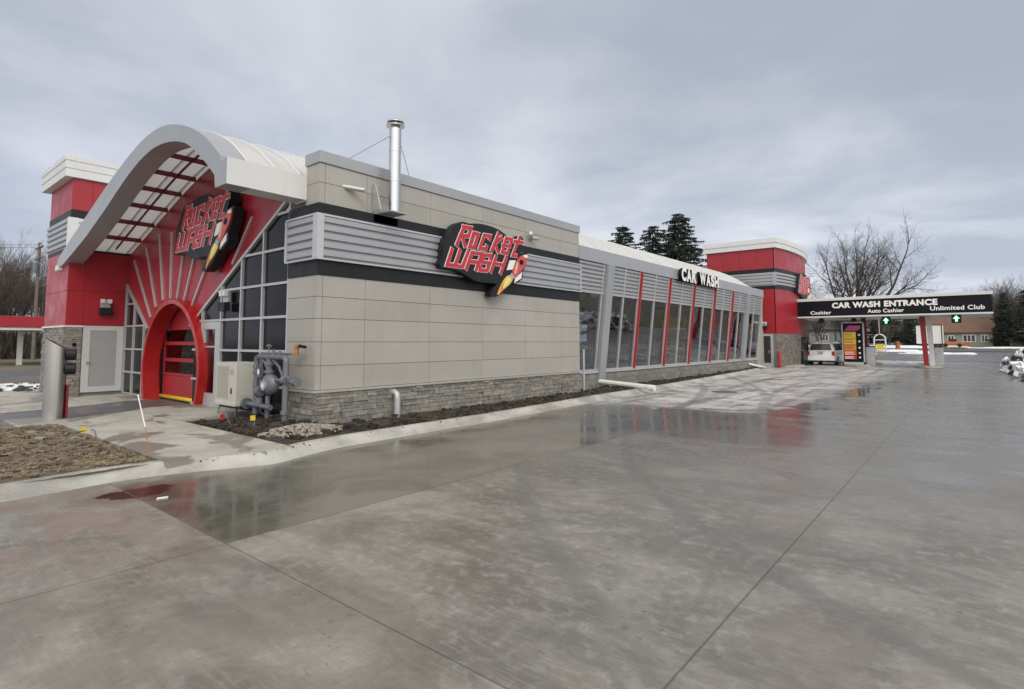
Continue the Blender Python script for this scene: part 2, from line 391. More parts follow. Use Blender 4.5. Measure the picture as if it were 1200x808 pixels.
# ---------------------------------------------------------------- mesh builder
class MB:
    def __init__(s): s.v = []; s.f = []; s.mi = []; s.tint = []
    def add(s, vs, fs, mi=0, tint=(1, 1, 1)):
        o = len(s.v); s.v += [tuple(p) for p in vs]
        for f in fs: s.f.append(tuple(i + o for i in f)); s.mi.append(mi); s.tint.append(tint)
    def box(s, x0, x1, y0, y1, z0, z1, mi=0, tint=(1, 1, 1)):
        if x0 > x1: x0, x1 = x1, x0
        if y0 > y1: y0, y1 = y1, y0
        if z0 > z1: z0, z1 = z1, z0
        s.add([(x0, y0, z0), (x1, y0, z0), (x1, y1, z0), (x0, y1, z0), (x0, y0, z1), (x1, y0, z1), (x1, y1, z1), (x0, y1, z1)],
              [(0, 3, 2, 1), (4, 5, 6, 7), (0, 1, 5, 4), (1, 2, 6, 5), (2, 3, 7, 6), (3, 0, 4, 7)], mi, tint)
        return s
    def hexa(s, lo, hi, mi=0):   # two quads joined
        s.add(list(lo) + list(hi), [(0, 3, 2, 1), (4, 5, 6, 7), (0, 1, 5, 4), (1, 2, 6, 5), (2, 3, 7, 6), (3, 0, 4, 7)], mi); return s
    def prism(s, pts, fn, a, b, mi=0, capmi=None):
        n = len(pts); A = [fn(p[0], p[1], a) for p in pts]; B = [fn(p[0], p[1], b) for p in pts]
        s.add(A + B, [(i, (i + 1) % n, (i + 1) % n + n, i + n) for i in range(n)], mi)
        o = len(s.v) - 2 * n
        for f in (tuple(range(n))[::-1], tuple(range(n, 2 * n))):
            s.f.append(tuple(i + o for i in f)); s.mi.append(mi if capmi is None else capmi); s.tint.append((1, 1, 1))
        return s
    def py(s, pts, y0, y1, mi=0, capmi=None): return s.prism(pts, lambda a, b, c: (a, c, b), y0, y1, mi, capmi)
    def px(s, pts, x0, x1, mi=0, capmi=None): return s.prism(pts, lambda a, b, c: (c, a, b), x0, x1, mi, capmi)
    def pz(s, pts, z0, z1, mi=0, capmi=None): return s.prism(pts, lambda a, b, c: (a, b, c), z0, z1, mi, capmi)
    def tube(s, pts, r, n=12, mi=0, caps=True):
        pts = [Vector(p) for p in pts]; m = len(pts)
        rs = r if isinstance(r, (list, tuple)) else [r] * m
        vs = []; up = None
        for i, p in enumerate(pts):
            d = (pts[min(i + 1, m - 1)] - pts[max(i - 1, 0)])
            if d.length < 1e-9: d = Vector((0, 0, 1))
            d.normalize()
            if up is None or abs(up.dot(d)) > 0.98: up = Vector((0, 0, 1)) if abs(d.z) < 0.9 else Vector((1, 0, 0))
            a = d.cross(up).normalized(); b_ = d.cross(a).normalized(); up = -b_ if False else up
            for k in range(n):
                th = 2 * math.pi * k / n
                vs.append(p + (a * math.cos(th) + b_ * math.sin(th)) * rs[i])
        fs = [(i * n + k, i * n + (k + 1) % n, (i + 1) * n + (k + 1) % n, (i + 1) * n + k) for i in range(m - 1) for k in range(n)]
        if caps: fs += [tuple(range(n))[::-1], tuple((m - 1) * n + k for k in range(n))]
        s.add(vs, fs, mi); return s
    def lathe(s, prof, c, n=24, mi=0):   # prof [(r, z)]
        vs = [(c[0] + r * math.cos(2 * math.pi * k / n), c[1] + r * math.sin(2 * math.pi * k / n), c[2] + z) for r, z in prof for k in range(n)]
        m = len(prof)
        fs = [(i * n + k, i * n + (k + 1) % n, (i + 1) * n + (k + 1) % n, (i + 1) * n + k) for i in range(m - 1) for k in range(n)]
        fs += [tuple(range(n))[::-1], tuple((m - 1) * n + k for k in range(n))]
        s.add(vs, fs, mi); return s
    def build(s, name, mats, parent=None, smooth=False, bevel=0.0, world=True, tints=False, auto=None):
        me = bpy.data.meshes.new(name); me.from_pydata(s.v, [], s.f); me.validate(clean_customdata=False)
        if not isinstance(mats, (list, tuple)): mats = [mats]
        for m in mats: me.materials.append(m)
        if len(me.polygons) == len(s.f):
            if len(mats) > 1: me.polygons.foreach_set('material_index', s.mi)
            if tints:
                at = me.color_attributes.new('tint', 'FLOAT_COLOR', 'CORNER'); k = 0; buf = []
                for i, p in enumerate(me.polygons): buf += [*s.tint[i], 1.0] * p.loop_total
                at.data.foreach_set('color', buf)
        import bmesh
        if len(s.f) < 60000:
            bm = bmesh.new(); bm.from_mesh(me); bmesh.ops.recalc_face_normals(bm, faces=bm.faces); bm.to_mesh(me); bm.free()
        if smooth:
            me.polygons.foreach_set('use_smooth', [True] * len(me.polygons))
            if auto: me.set_sharp_from_angle(angle=R(auto))
        o = bpy.data.objects.new(name, me); col.objects.link(o)
        if parent is not None:
            o.parent = parent
            if world:
                q = parent; loc = Vector((0, 0, 0))
                if q.type == 'EMPTY': o.matrix_parent_inverse = Matrix.LocRotScale(q.location, q.rotation_euler, None).inverted()
        if bevel:
            b = o.modifiers.new('bevel', 'BEVEL'); b.width = bevel; b.segments = 2; b.limit_method = 'ANGLE'; b.angle_limit = R(40)
        return o

def tag(o, label=None, cat=None, group=None, kind=None):
    if label: o['label'] = label
    if cat: o['category'] = cat
    if group: o['group'] = group
    if kind: o['kind'] = kind
    return o
def thing(name, label, cat, loc=(0, 0, 0), group=None, rz=0):
    o = bpy.data.objects.new(name, None); col.objects.link(o); o.location = loc; o.rotation_euler = (0, 0, rz)
    o.empty_display_size = 0.3
    return tag(o, label, cat, group)
def kids(o): return [c for c in list(bpy.data.objects) if c.parent is o]
def dup(root, loc, rz=0.0, scale=1.0, label=None, group=None):
    r = root.copy(); col.objects.link(r); r.location = loc; r.rotation_euler = (0, 0, rz); r.scale = (scale,) * 3
    if label: r['label'] = label
    if group: r['group'] = group
    for ch in kids(root):
        c = ch.copy(); col.objects.link(c); c.parent = r
        for g in kids(ch):
            e = g.copy(); col.objects.link(e); e.parent = c
    return r
def cr(P, n=6):   # Catmull-Rom through 2-D points
    out = []
    for i in range(len(P) - 1):
        p0 = P[max(i - 1, 0)]; p1 = P[i]; p2 = P[i + 1]; p3 = P[min(i + 2, len(P) - 1)]
        for k in range(n):
            u = k / n
            out.append(tuple(0.5 * (2 * p1[j] + (p2[j] - p0[j]) * u + (2 * p0[j] - 5 * p1[j] + 4 * p2[j] - p3[j]) * u * u + (3 * p1[j] - p0[j] - 3 * p2[j] + p3[j]) * u ** 3) for j in range(len(p1))))
    out.append(tuple(P[-1])); return out
def clip(poly, a, b, c):   # keep a*x+b*y+c>=0
    out = []
    for i in range(len(poly)):
        p, q = poly[i], poly[(i + 1) % len(poly)]
        dp_, dq = a * p[0] + b * p[1] + c, a * q[0] + b * q[1] + c
        if dp_ >= 0: out.append(p)
        if dp_ * dq < 0:
            u = dp_ / (dp_ - dq); out.append((p[0] + (q[0] - p[0]) * u, p[1] + (q[1] - p[1]) * u))
    return out
def sheet(name, pts, z, m, kind='structure', label=None):
    mb = MB(); mb.add([(x, y, z) for x, y in pts], [tuple(range(len(pts)))]); o = mb.build(name, m); tag(o, label, None, None, kind); return o

# ---------------------------------------------------------------- ground, lot, kerbs
def hgt(y): 
    u = min(max((y - 58) / 52, 0), 1); return u * u * (3 - 2 * u) * 1.0
def terrain(name, x0, x1, y0, y1, z, m, nx=4, ny=60):
    mb = MB(); vs = []
    for j in range(ny + 1):
        for i in range(nx + 1):
            x = x0 + (x1 - x0) * i / nx; y = y0 + (y1 - y0) * j / ny; vs.append((x, y, z + hgt(y)))
    mb.add(vs, [(j * (nx + 1) + i, j * (nx + 1) + i + 1, (j + 1) * (nx + 1) + i + 1, (j + 1) * (nx + 1) + i) for j in range(ny) for i in range(nx)])
    return tag(mb.build(name, m), kind='structure')
# one ground sheet, rows denser over the rise
mb = MB(); ys = [-600, -60] + [58 + k * 2 for k in range(27)] + [900]; xs = [-900, -200, -25, 25, 200, 900]; vs = []
for y in ys:
    for x in xs: vs.append((x, y, -0.03 + hgt(y)))
nx = len(xs)
mb.add(vs, [(j * nx + i, j * nx + i + 1, (j + 1) * nx + i + 1, (j + 1) * nx + i) for j in range(len(ys) - 1) for i in range(nx - 1)])
tag(mb.build('ground', fieldm), kind='structure')
KERB = [(-7.85, -6.0), (-7.9, -2.0), (-8.0, 1.0), (-8.12, 2.2), (-8.02, 2.9), (-7.72, 3.6), (-7.60, 4.0), (-7.74, 4.5), (-7.93, 5.2), (-7.98, 6.5), (-8.03, 9.8), (-8.35, 14.2), (-8.6, 20), (-9.05, 27), (-9.6, 33.5), (-10.0, 36.6)]
KS = cr(KERB, 5)
lot = [(2.0, -14), (2.0, 50), (3.2, 56), (3.2, 62), (-14, 62), (-14, 50.2), (-10.7, 39.9), (-10.3, 36.6)] + [(x, y) for x, y in KS[::-1]] + [(-7.85, -14)]
sheet('parking_lot', lot, 0.0, lotm)
terrain('driveway', -14, 3.2, 62, 84, 0.0, asph_w, 2, 14)
# rolled kerb along the lot
def kerb(name, path, side, w=0.42, h=0.12, m=kerbm):
    prof = [(0, 0.004), (0.10, 0.022), (0.22, 0.07), (0.29, h), (w, h), (w, -0.1), (0, -0.1)]
    mb = MB(); vs = []; n = len(prof)
    for i, p in enumerate(path):
        a = Vector(path[max(i - 1, 0)]); b = Vector(path[min(i + 1, len(path) - 1)]); d = (b - a).normalized(); nn = Vector((-d.y, d.x)) * side
        for o_, z in prof: vs.append((p[0] + nn.x * o_, p[1] + nn.y * o_, z + hgt(p[1])))
    fs = [(i * n + k, i * n + (k + 1) % n, (i + 1) * n + (k + 1) % n, (i + 1) * n + k) for i in range(len(path) - 1) for k in range(n)]
    fs += [tuple(range(n)), tuple((len(path) - 1) * n + k for k in range(n))]
    mb.add(vs, fs); return tag(mb.build(name, m, smooth=True, auto=35), kind='structure')
kerb('kerb', KS, 1)
kerb('kerb', [(1.62, -12), (1.62, 26), (1.70, 40), (1.9, 50), (2.6, 56), (3.0, 62)], -1, w=0.5)
# sidewalk, apron, exit lane
tag(MB().pz([(-8.20, 2.85), (-8.02, 4.5), (-12.4, 4.5), (-12.6, 6.16), (-15.2, 6.4), (-15.4, 4.9), (-13.6, 2.85), (-13.0, 2.85)], -0.05, 0.125).build('sidewalk', walkm), kind='structure')
sheet('exit_lane', [(-15.3, 6.5), (-14.4, 2.0), (-13.8, -12), (-18.8, -12), (-17.7, 2.6), (-18.2, 4.3), (-19.2, 6.5)], 0.012, asph_w)
sheet('walkway', [(-19.0, 6.6), (-18.25, 4.3), (-17.75, 2.6), (-18.8, -12), (-30, -12), (-30, 6.6)], 0.016, walkm)
kerb('kerb', [(-18.82, -10), (-17.9, 1.6), (-17.74, 2.6), (-18.2, 4.2), (-18.9, 5.6)], 1, w=0.30, h=0.10)
kerb('kerb', [(-13.9, -10), (-14.35, 1.2), (-14.45, 2.2), (-15.0, 3.6), (-15.35, 4.9), (-15.45, 5.9)], -1, w=0.28, h=0.13)
# street at the far west
tag(MB().box(-44, -33, -200, 300, -0.06, -0.012).build('street', asph), kind='structure')
tag(MB().box(-33, -30, -200, 300, -0.06, 0.02).build('verge', mulchm), kind='structure')
terrain('road', -200, 200, 86, 95, 0.02, asph, 3, 14)

# rough beds of soil and mulch
def bed(name, pts_l, pts_r, m, amp, base, label, nx=14, ny=120, chunk=0.0, seed=1):
    rnd = random.Random(seed); mb = MB(); vs = []
    L, Rr = pts_l, pts_r
    def at(P, u):
        f = u * (len(P) - 1); i = min(int(f), len(P) - 2); w_ = f - i
        return P[i][0] + (P[i + 1][0] - P[i][0]) * w_, P[i][1] + (P[i + 1][1] - P[i][1]) * w_
    for j in range(ny + 1):
        a = at(L, j / ny); b = at(Rr, j / ny)
        for i in range(nx + 1):
            u = i / nx; x = a[0] + (b[0] - a[0]) * u; y = a[1] + (b[1] - a[1]) * u
            h = mnoise.fractal(Vector((x * 2.2, y * 2.2, seed)), 0.8, 2.1, 5) * amp + abs(mnoise.noise(Vector((x * 7, y * 7, seed)))) * amp * 0.7
            e = min(1, 6 * min(u, 1 - u) + 0.15) * min(1, 20 * min(j, ny - j) / ny + 0.1)
            vs.append((x, y, base + h * e + rnd.uniform(-1, 1) * 0.006))
    mb.add(vs, [(j * (nx + 1) + i, j * (nx + 1) + i + 1, (j + 1) * (nx + 1) + i + 1, (j + 1) * (nx + 1) + i) for j in range(ny) for i in range(nx)])
    # clods
    for _ in range(int(chunk)):
        j = rnd.random(); i = rnd.uniform(0.1, 0.9); a = at(L, j); b = at(Rr, j)
        x = a[0] + (b[0] - a[0]) * i; y = a[1] + (b[1] - a[1]) * i; r = rnd.uniform(0.015, 0.05) if rnd.random() < 0.9 else rnd.uniform(0.05, 0.11)
        v8 = [(x + sx * r * rnd.uniform(0.5, 1.2), y + sy * r * rnd.uniform(0.5, 1.2), base + amp * 0.5 + sz * r * rnd.uniform(0.4, 0.9)) for sz in (-1, 1) for sy in (-1, 1) for sx in (-1, 1)]
        mb.add(v8, [(0, 2, 3, 1), (4, 5, 7, 6), (0, 1, 5, 4), (1, 3, 7, 5), (3, 2, 6, 7), (2, 0, 4, 6)])
    o = mb.build(name, m); tag(o, label, None, None, 'stuff'); return o
kb = [(x - 0.36, y) for x, y in KS if y > 4.4]
wallp = [(-11.2, 4.6), (-11.2, 5.6), (-10.0, 6.05), (-9.95, 10), (-9.95, 15.4), (-10.3, 16.5), (-10.36, 25), (-10.4, 36.4)]
def resample_y(P, ys_):
    o = []
    for y in ys_:
        for i in range(len(P) - 1):
            if P[i][1] <= y <= P[i + 1][1]:
                u = (y - P[i][1]) / max(1e-6, P[i + 1][1] - P[i][1]); o.append((P[i][0] + (P[i + 1][0] - P[i][0]) * u, y)); break
    return o
ysb = [6.0 + k * (30.4 / 60) for k in range(61)]
bed('soil_bed', resample_y([(-9.9, 5.9), (-9.9, 15.5), (-10.3, 15.6), (-10.35, 36.5)], ysb), resample_y(kb, ysb), soilm, 0.09, 0.06, 'dark wet soil strip between the kerb and the wall', 14, 380, 900, 3)
ysc = [4.55 + k * 0.05 for k in range(31)]
bed('soil_bed', [(-12.3, y) for y in ysc], resample_y([(x - 0.36, y) for x, y in KS], ysc), soilm, 0.08, 0.09, 'dark wet soil around the gas meter', 60, 24, 260, 5)
bed('dead_grass', [(-14.2 + 0.02 * k, 2.2 - k * 0.7) if k else (-13.5, 2.80) for k in range(20)], [(x - 0.36, y) for x, y in zip([-8.0 + 0.02 * k for k in range(20)], [2.80 - k * 0.66 for k in range(20)])], mulchm, 0.05, 0.115, 'brown dead turf and mulch beside the sidewalk', 90, 150, 1500, 9)

def scatter_chips(name, label, m, region, n, rmin, rmax, z, seed, kind='stuff', aspect=1.0):
    rnd = random.Random(seed); mb = MB()
    for _ in range(n):
        x, y, zz_ = region(rnd); r = rnd.uniform(rmin, rmax); th = rnd.uniform(0, 6.28); l = r * rnd.uniform(0.6, 1.4) * aspect
        c, s_ = math.cos(th), math.sin(th); v8 = []
        for sz in (-1, 1):
            for a, b in ((-1, -1), (1, -1), (1, 1), (-1, 1)):
                dx, dy = a * l * rnd.uniform(0.6, 1), b * r * rnd.uniform(0.5, 0.9)
                v8.append((x + dx * c - dy * s_, y + dx * s_ + dy * c, z + zz_ + sz * r * rnd.uniform(0.3, 0.7)))
        mb.add(v8, [(0, 3, 2, 1), (4, 5, 6, 7), (0, 1, 5, 4), (1, 2, 6, 5), (2, 3, 7, 6), (3, 0, 4, 7)])
    o = mb.build(name, m); return tag(o, label, None, None, kind)
def rg_grass(r):
    y = r.uniform(-4, 2.75); x = r.uniform(-13.5, -8.5); return x, y, 0.0
mortar2 = mat('old_concrete', (0.24, 0.235, 0.22), 0.9, var=0.2, vscale=8, bump=0.3)
straw = mat('straw_chips', (0.24, 0.19, 0.12), 0.9, var=0.4, vscale=30)
scatter_chips('straw_litter', 'pale straw and wood chips strewn over the dead turf', straw, rg_grass, 5200, 0.006, 0.016, 0.155, 4, aspect=4.0)
def rg_gravel(r):
    a = r.uniform(0, 6.28); q = r.random() ** 0.6; x = -9.25 + math.cos(a) * q * 0.55; y = 5.35 + math.sin(a) * q * 0.75
    return x, y, 0.12 * (1 - q)
gravm = mat('pale_gravel', (0.33, 0.30, 0.24), 0.85, var=0.5, vscale=14)
scatter_chips('gravel', 'heap of pale gravel at the stone corner', gravm, rg_gravel, 750, 0.012, 0.035, 0.13, 8)
def rg_kerbchips(r):
    p = r.choice(KS[22:]); return p[0] - 0.26 - 0.16 * r.random() ** 2, p[1] + r.uniform(-0.7, 0.7), 0
scatter_chips('dirt', 'small clods of dirt spilled over the kerb', soilm, rg_kerbchips, 60, 0.005, 0.016, 0.118, 12)

# snow patches
def snowpatch(cx, cy, rx, ry, h, seed, label, n=40):
    mb = MB(); vs = []; 
    for j in range(n + 1):
        for i in range(n + 1):
            u = i / n * 2 - 1; v = j / n * 2 - 1; x = cx + u * rx; y = cy + v * ry
            e = 1 - (u * u + v * v) + mnoise.fractal(Vector((u * 2.5, v * 2.5, seed)), 0.8, 2, 4) * 0.8
            vs.append((x, y, hgt(y) - 0.12 + max(0, min(1, e * 1.6)) * (h + 0.12) + 0.04 * mnoise.noise(Vector((x, y, seed)))))
    mb.add(vs, [(j * (n + 1) + i, j * (n + 1) + i + 1, (j + 1) * (n + 1) + i + 1, (j + 1) * (n + 1) + i) for j in range(n) for i in range(n)])
    return tag(mb.build('snow', snowm, smooth=True), label, None, None, 'stuff')
snowpatch(-9.5, 84.5, 5.5, 0.9, 0.22, 1, 'long snow strip beyond the sign island')
snowpatch(-3.2, 79, 3.6, 0.6, 0.16, 2, 'thin snow patch behind the pay lane')
snowpatch(-14, 99, 14, 2.2, 0.3, 3, 'snow bank along the far road')
snowpatch(5, 99, 5, 0.8, 0.15, 4, 'snow edge in front of the house')
snowpatch(-27.5, 3.9, 1.5, 2.2, 0.10, 6, 'snow dusting on the verge by the street')

# ================================================================ the car wash building
B = thing('car_wash_building', 'long car wash with red towers, arched front canopy and glazed side wall', 'building', (-15, 21, 0))
def part(mb, name, m, parent=B, **kw): return mb.build(name, m, parent, **kw)

# roof vault profile (x, z)
VO = cr([(-22.45, 4.36), (-21.2, 4.78), (-19.86, 5.20), (-17.68, 5.87), (-16.6, 6.17), (-15.84, 6.35), (-15.0, 6.50), (-14.22, 6.54), (-13.6, 6.49), (-12.99, 6.36), (-12.26, 6.12), (-11.51, 5.76), (-11.04, 5.44), (-10.7, 5.18)], 4)
VI = cr([(-21.92, 4.09), (-19.73, 4.62), (-18.62, 4.95), (-17.59, 5.28), (-16.65, 5.61), (-15.77, 5.88), (-14.95, 6.06), (-14.18, 6.13), (-13.3, 6.05), (-12.6, 5.88), (-12.1, 5.66), (-11.47, 5.26), (-10.94, 4.86)], 4)
FY0, FY1, GY = 4.40, 4.86, 6.10
fas = [(-22.62, 4.12)] + VO + [(-10.70, 5.07), (-10.41, 5.09), (-10.41, 4.60), (-10.89, 4.60)] + VI[::-1]
part(MB().py(fas, FY0, FY1), 'canopy_fascia', silver)
part(MB().box(-10.90, -10.412, FY1 + 0.003, 6.0, 4.604, 5.088), 'canopy_eave', white_m)
part(MB().box(-10.409, -10.398, FY0 - 0.003, 5.995, 4.598, 5.093), 'eave_cover', white_m)
part(MB().box(-22.66, -22.30, FY0 - 0.02, FY0 + 0.16, 3.98, 4.13), 'bracket_plate', white_m)
def shell(O, th, y0, y1, mb):
    n = len(O)
    vs = [(x, y, z) for y in (y0, y1) for x, z in O] + [(x, y, z - th) for y in (y0, y1) for x, z in O]
    fs = [(i, i + 1, n + i + 1, n + i) for i in range(n - 1)] + [(2 * n + i, 3 * n + i, 3 * n + i + 1, 2 * n + i + 1) for i in range(n - 1)]
    fs += [(i, 2 * n + i, 2 * n + i + 1, i + 1) for i in range(n - 1)] + [(n + i, n + i + 1, 3 * n + i + 1, 3 * n + i) for i in range(n - 1)]
    fs += [(0, n, 3 * n, 2 * n), (n - 1, 3 * n - 1, 4 * n - 1, 2 * n - 1)]
    mb.add(vs, fs); return mb
VP = [(x, z - 0.03) for x, z in VO]
# single translucent sheet over the porch
mb = MB(); n = len(VP); mb.add([(x, y, z) for y in (FY1 - 0.1, GY + 0.02) for x, z in VP], [(i, i + 1, n + i + 1, n + i) for i in range(n - 1)])
skin = part(mb, 'canopy_roof_sheet', poly, smooth=True)
mb = MB()
for y in (4.90, 5.46, 6.02): shell([(x, z + 0.035) for x, z in VO], 0.06, y - 0.02, y + 0.02, mb)
part(mb, 'roof_batten', white_m, smooth=True, auto=40)
# maroon purlins running back to the gable, thin cross bars
def zat(P, x):
    for i in range(len(P) - 1):
        if P[i][0] <= x <= P[i + 1][0]: return P[i][1] + (P[i + 1][1] - P[i][1]) * (x - P[i][0]) / (P[i + 1][0] - P[i][0])
    return P[-1][1] if x > P[-1][0] else P[0][1]
for px_ in (-20.4, -19.30, -18.25, -17.25, -16.28, -15.25, -14.1, -12.9, -11.8):
    z = zat(VO, px_) - 0.10
    sl = (zat(VO, px_ + 0.1) - zat(VO, px_ - 0.1)) / 0.2; ca = math.cos(math.atan(sl)); sa = math.sin(math.atan(sl))
    pts = [(px_ + a * ca - b * sa, z + a * sa + b * ca) for a, b in ((-0.035, 0.05), (0.035, 0.05), (0.035, -0.06), (-0.035, -0.06))]
    part(MB().py(pts, FY1 + 0.002, GY - 0.03), 'purlin', maroon)
mb = MB()
for y in (5.0, 5.62):
    O = [(x, z - 0.06) for x, z in VO if x > -21.4]; shell(O, 0.05, y - 0.02, y + 0.02, mb)
part(mb, 'cross_bar', maroon, smooth=True, auto=40)

# vault over the tunnel; its sheet is made translucent to brighten the interior
VB = VO + [(-10.45, 5.06), (-10.2, 4.96), (-9.96, 4.88)]
mb = MB(); VBl = [(x, z - 0.02) for x, z in VB]; nb_ = len(VBl); VOl = [(x, z - 0.02) for x, z in VO]; no_ = len(VOl); mb.add([(x, y, z) for y in (GY + 0.03, 15.45) for x, z in VOl], [(i, i + 1, no_ + i + 1, no_ + i) for i in range(no_ - 1)]); part(mb, 'vault_roof_sheet', poly2, smooth=True)
mb = MB(); mb.add([(x, y, z) for y in (15.45, 36.5) for x, z in VBl], [(i, i + 1, nb_ + i + 1, nb_ + i) for i in range(nb_ - 1)])
part(mb, 'vault_roof_sheet', poly2, smooth=True)
mb = MB(); y = 6.6
while y < 36.4:
    shell([(x, z + 0.03) for x, z in (VO if y < 15.4 else VB)], 0.05, y - 0.015, y + 0.015, mb); y += 0.60 if y < 15.4 else 1.35
part(mb, 'standing_seam', white_m, smooth=True, auto=40)
part(MB().box(-10.5, -9.90, 15.52, 36.56, 4.45, 4.905), 'eave_fascia', silver, bevel=0.006)
# end gable of the vault + link block to the far tower
part(MB().py([(x, z - 0.06) for x, z in VO] + [(-10.42, 5.0), (-10.42, 0), (-11.3, 0), (-11.3, 3.3), (-16.0, 3.3), (-16.0, 0), (-22.3, 0)], 36.42, 36.49), 'end_wall', redp)
part(MB().box(-22.3, -16.2, 36.5, 39.95, 0, 4.4), 'link_block', beige); part(MB().box(-11.2, -10.9, 36.5, 39.95, 0, 4.4), 'link_wall', beige)
part(MB().box(-22.4, -22.3, 6.2, 40, 0, 1.1).box(-22.4, -22.3, 6.2, 40, 3.1, 4.35).box(-22.4, -22.3, 6.2, 14, 1.1, 3.1), 'rear_wall', beige)

# ---- gable wall at the arch door
DL = lambda x: 2.13 + (x + 16.2) * (4.80 - 2.13) / (5.0)        # right diagonal
DLm = 2.67 / 5.0
LL = lambda x: 3.58 - (x + 21.55) * (3.58 - 2.2) / (1.96)
red = [(-21.57, LL(-21.57)), (-19.59, 2.2)] + [(-17.9, 2.6), (-17.15, 2.7), (-16.4, 2.55)] + [(-16.2, 2.13), (-11.06, DL(-11.06))] + [(-10.95, 5.2)] + [(x, z - 0.10) for x, z in VO[::-1] if -21.5 < x < -11.1] + [(-21.57, 4.55)]
# panel joints: split the sunburst skin into wedges under the trims
part(MB().py(red, GY, GY + 0.08), 'red_gable_wall', redp)
RIBS = [((-20.98, 4.34), (-19.26, 2.44)), ((-19.91, 4.67), (-18.87, 2.74)), ((-18.83, 4.95), (-18.32, 2.92)), ((-17.84, 4.9), (-17.75, 2.95)), ((-16.75, 4.8), (-17.25, 2.92)), ((-15.75, 4.8), (-16.80, 2.72)), ((-14.45, 4.75), (-16.40, 2.42)), ((-12.9, 4.62), (-13.85, 3.6))]
for (a, b) in RIBS:
    d = (Vector(b) - Vector(a)).normalized(); nn = Vector((-d.y, d.x)) * 0.032
    p = [(a[0] + nn.x, a[1] + nn.y), (a[0] - nn.x, a[1] - nn.y), (b[0] - nn.x, b[1] - nn.y), (b[0] + nn.x, b[1] + nn.y)]
    part(MB().py(p, GY - 0.05, GY - 0.002), 'sunburst_rib', silver2)
def bar2(mb, a, b, w_, y0, y1):
    d = (Vector(b) - Vector(a)).normalized(); nn = Vector((-d.y, d.x)) * w_ / 2
    mb.py([(a[0] + nn.x, a[1] + nn.y), (a[0] - nn.x, a[1] - nn.y), (b[0] - nn.x, b[1] - nn.y), (b[0] + nn.x, b[1] + nn.y)], y0, y1)
# right glazing grid
XS = [-15.44, -14.34, -13.30, -12.27, -11.14]; ZS = [0.10, 0.74, 1.50, 2.24, 2.97, 3.72, 4.5]
gr = MB()
for i, x in enumerate(XS):
    top = min(DL(x), 4.9); 
    if i == 0: gr.box(x - 0.03, x + 0.03, GY - 0.06, GY + 0.05, 0.1, top)
    else: gr.box(x - 0.03, x + 0.03, GY - 0.06, GY + 0.05, 0.1, top)
for z in ZS:
    xl = max(-16.0 if z < 2.1 else -16.0 + (z - 2.24) / DLm, -16.0); xl = max(xl, -16.2 + (z - 2.13) / DLm) if z > 2.13 else -16.0
    if z in (0.74,): segs = [(-16.0, -15.47), (-14.31, -11.06)]
    elif z in (1.50,): segs = [(-16.0, -15.47), (-14.31, -11.06)]
    elif z == 0.10: segs = [(-16.0, -15.47), (-14.31, -11.06)]
    else: segs = [(xl, -11.06)]
    for a, b in segs:
        if b - a > 0.1: gr.box(a, b, GY - 0.055, GY + 0.045, z - 0.027, z + 0.027)
bar2(gr, (-16.2, 2.13), (-11.06, DL(-11.06)), 0.07, GY - 0.07, GY + 0.02)
G = part(gr, 'front_glazing', silver2)
# left glazing grid
gl = MB()
for x in (-21.53, -20.68, -19.75):
    zt = max(min(LL(x), 4), 0.1)
    gl.box(x - 0.028, x + 0.028, GY - 0.06, GY + 0.05, 0.08, zt)
for z in (0.06, 0.74, 1.47, 2.21, 2.93):
    xr = -19.1 if z < 2.2 else -21.55 + (3.58 - z) * 1.96 / 1.38
    gl.box(-21.55, xr, GY - 0.055, GY + 0.045, z - 0.027, z + 0.027)
bar2(gl, (-21.55, 3.58), (-19.45, 2.10), 0.06, GY - 0.07, GY + 0.02)
G2 = part(gl, 'front_glazing', silver2)
def panes(xs, zs, a, b, c, parent, skip=()):
    for i in range(len(xs) - 1):
        for j in range(len(zs) - 1):
            if (i, j) in skip: continue
            p = [(xs[i] + .031, zs[j] + .028), (xs[i + 1] - .031, zs[j] + .028), (xs[i + 1] - .031, zs[j + 1] - .028), (xs[i] + .031, zs[j + 1] - .028)]
            p = clip(p, a, b, c)
            if len(p) >= 3: MB().py(p, GY, GY + 0.012).build('pane', darkglass, parent)
panes([-16.05] + XS, ZS, DLm, -1, DL(0), G, skip=((1, 0), (1, 1), (1, 2)))
sl_ = -(3.58 - 2.2) / 1.96
panes([-21.56, -20.68, -19.75, -19.0], [0.06, 0.74, 1.47, 2.21, 2.93, 3.6], sl_, -1, LL(0), G2)
part(MB().box(-21.5, -11.0, GY + 0.10, GY + 0.14, 0, 2.1).box(-15.3, -11.0, GY + 0.10, GY + 0.14, 2.1, 3.2), 'black_backing', black) if False else None

# entrance door beside the arch
dr = MB(); y0, y1 = GY - 0.08, GY + 0.04
dr.box(-15.41, -15.20, y0, y1, 0.10, 2.20).box(-14.56, -14.37, y0, y1, 0.10, 2.20).box(-15.20, -14.56, y0, y1, 2.02, 2.20).box(-15.20, -14.56, y0, y1, 0.10, 0.42)
D1 = part(dr, 'entrance_door', silver2, bevel=0.004)
MB().box(-15.20, -14.56, GY - 0.03, GY - 0.015, 0.42, 2.02).build('door_glass', glass2, D1)
MB().box(-15.20, -14.56, GY - 0.06, GY - 0.032, 1.56, 1.60).build('glass_bar', silver2, D1)
MB().tube([(-15.30, y0 - 0.05, 0.98), (-15.30, y0 - 0.05, 1.18)], 0.014).tube([(-15.30, y0, 1.0), (-15.30, y0 - 0.05, 1.0)], 0.01).tube([(-15.30, y0, 1.16), (-15.30, y0 - 0.05, 1.16)], 0.01).build('door_handle', steel, D1)

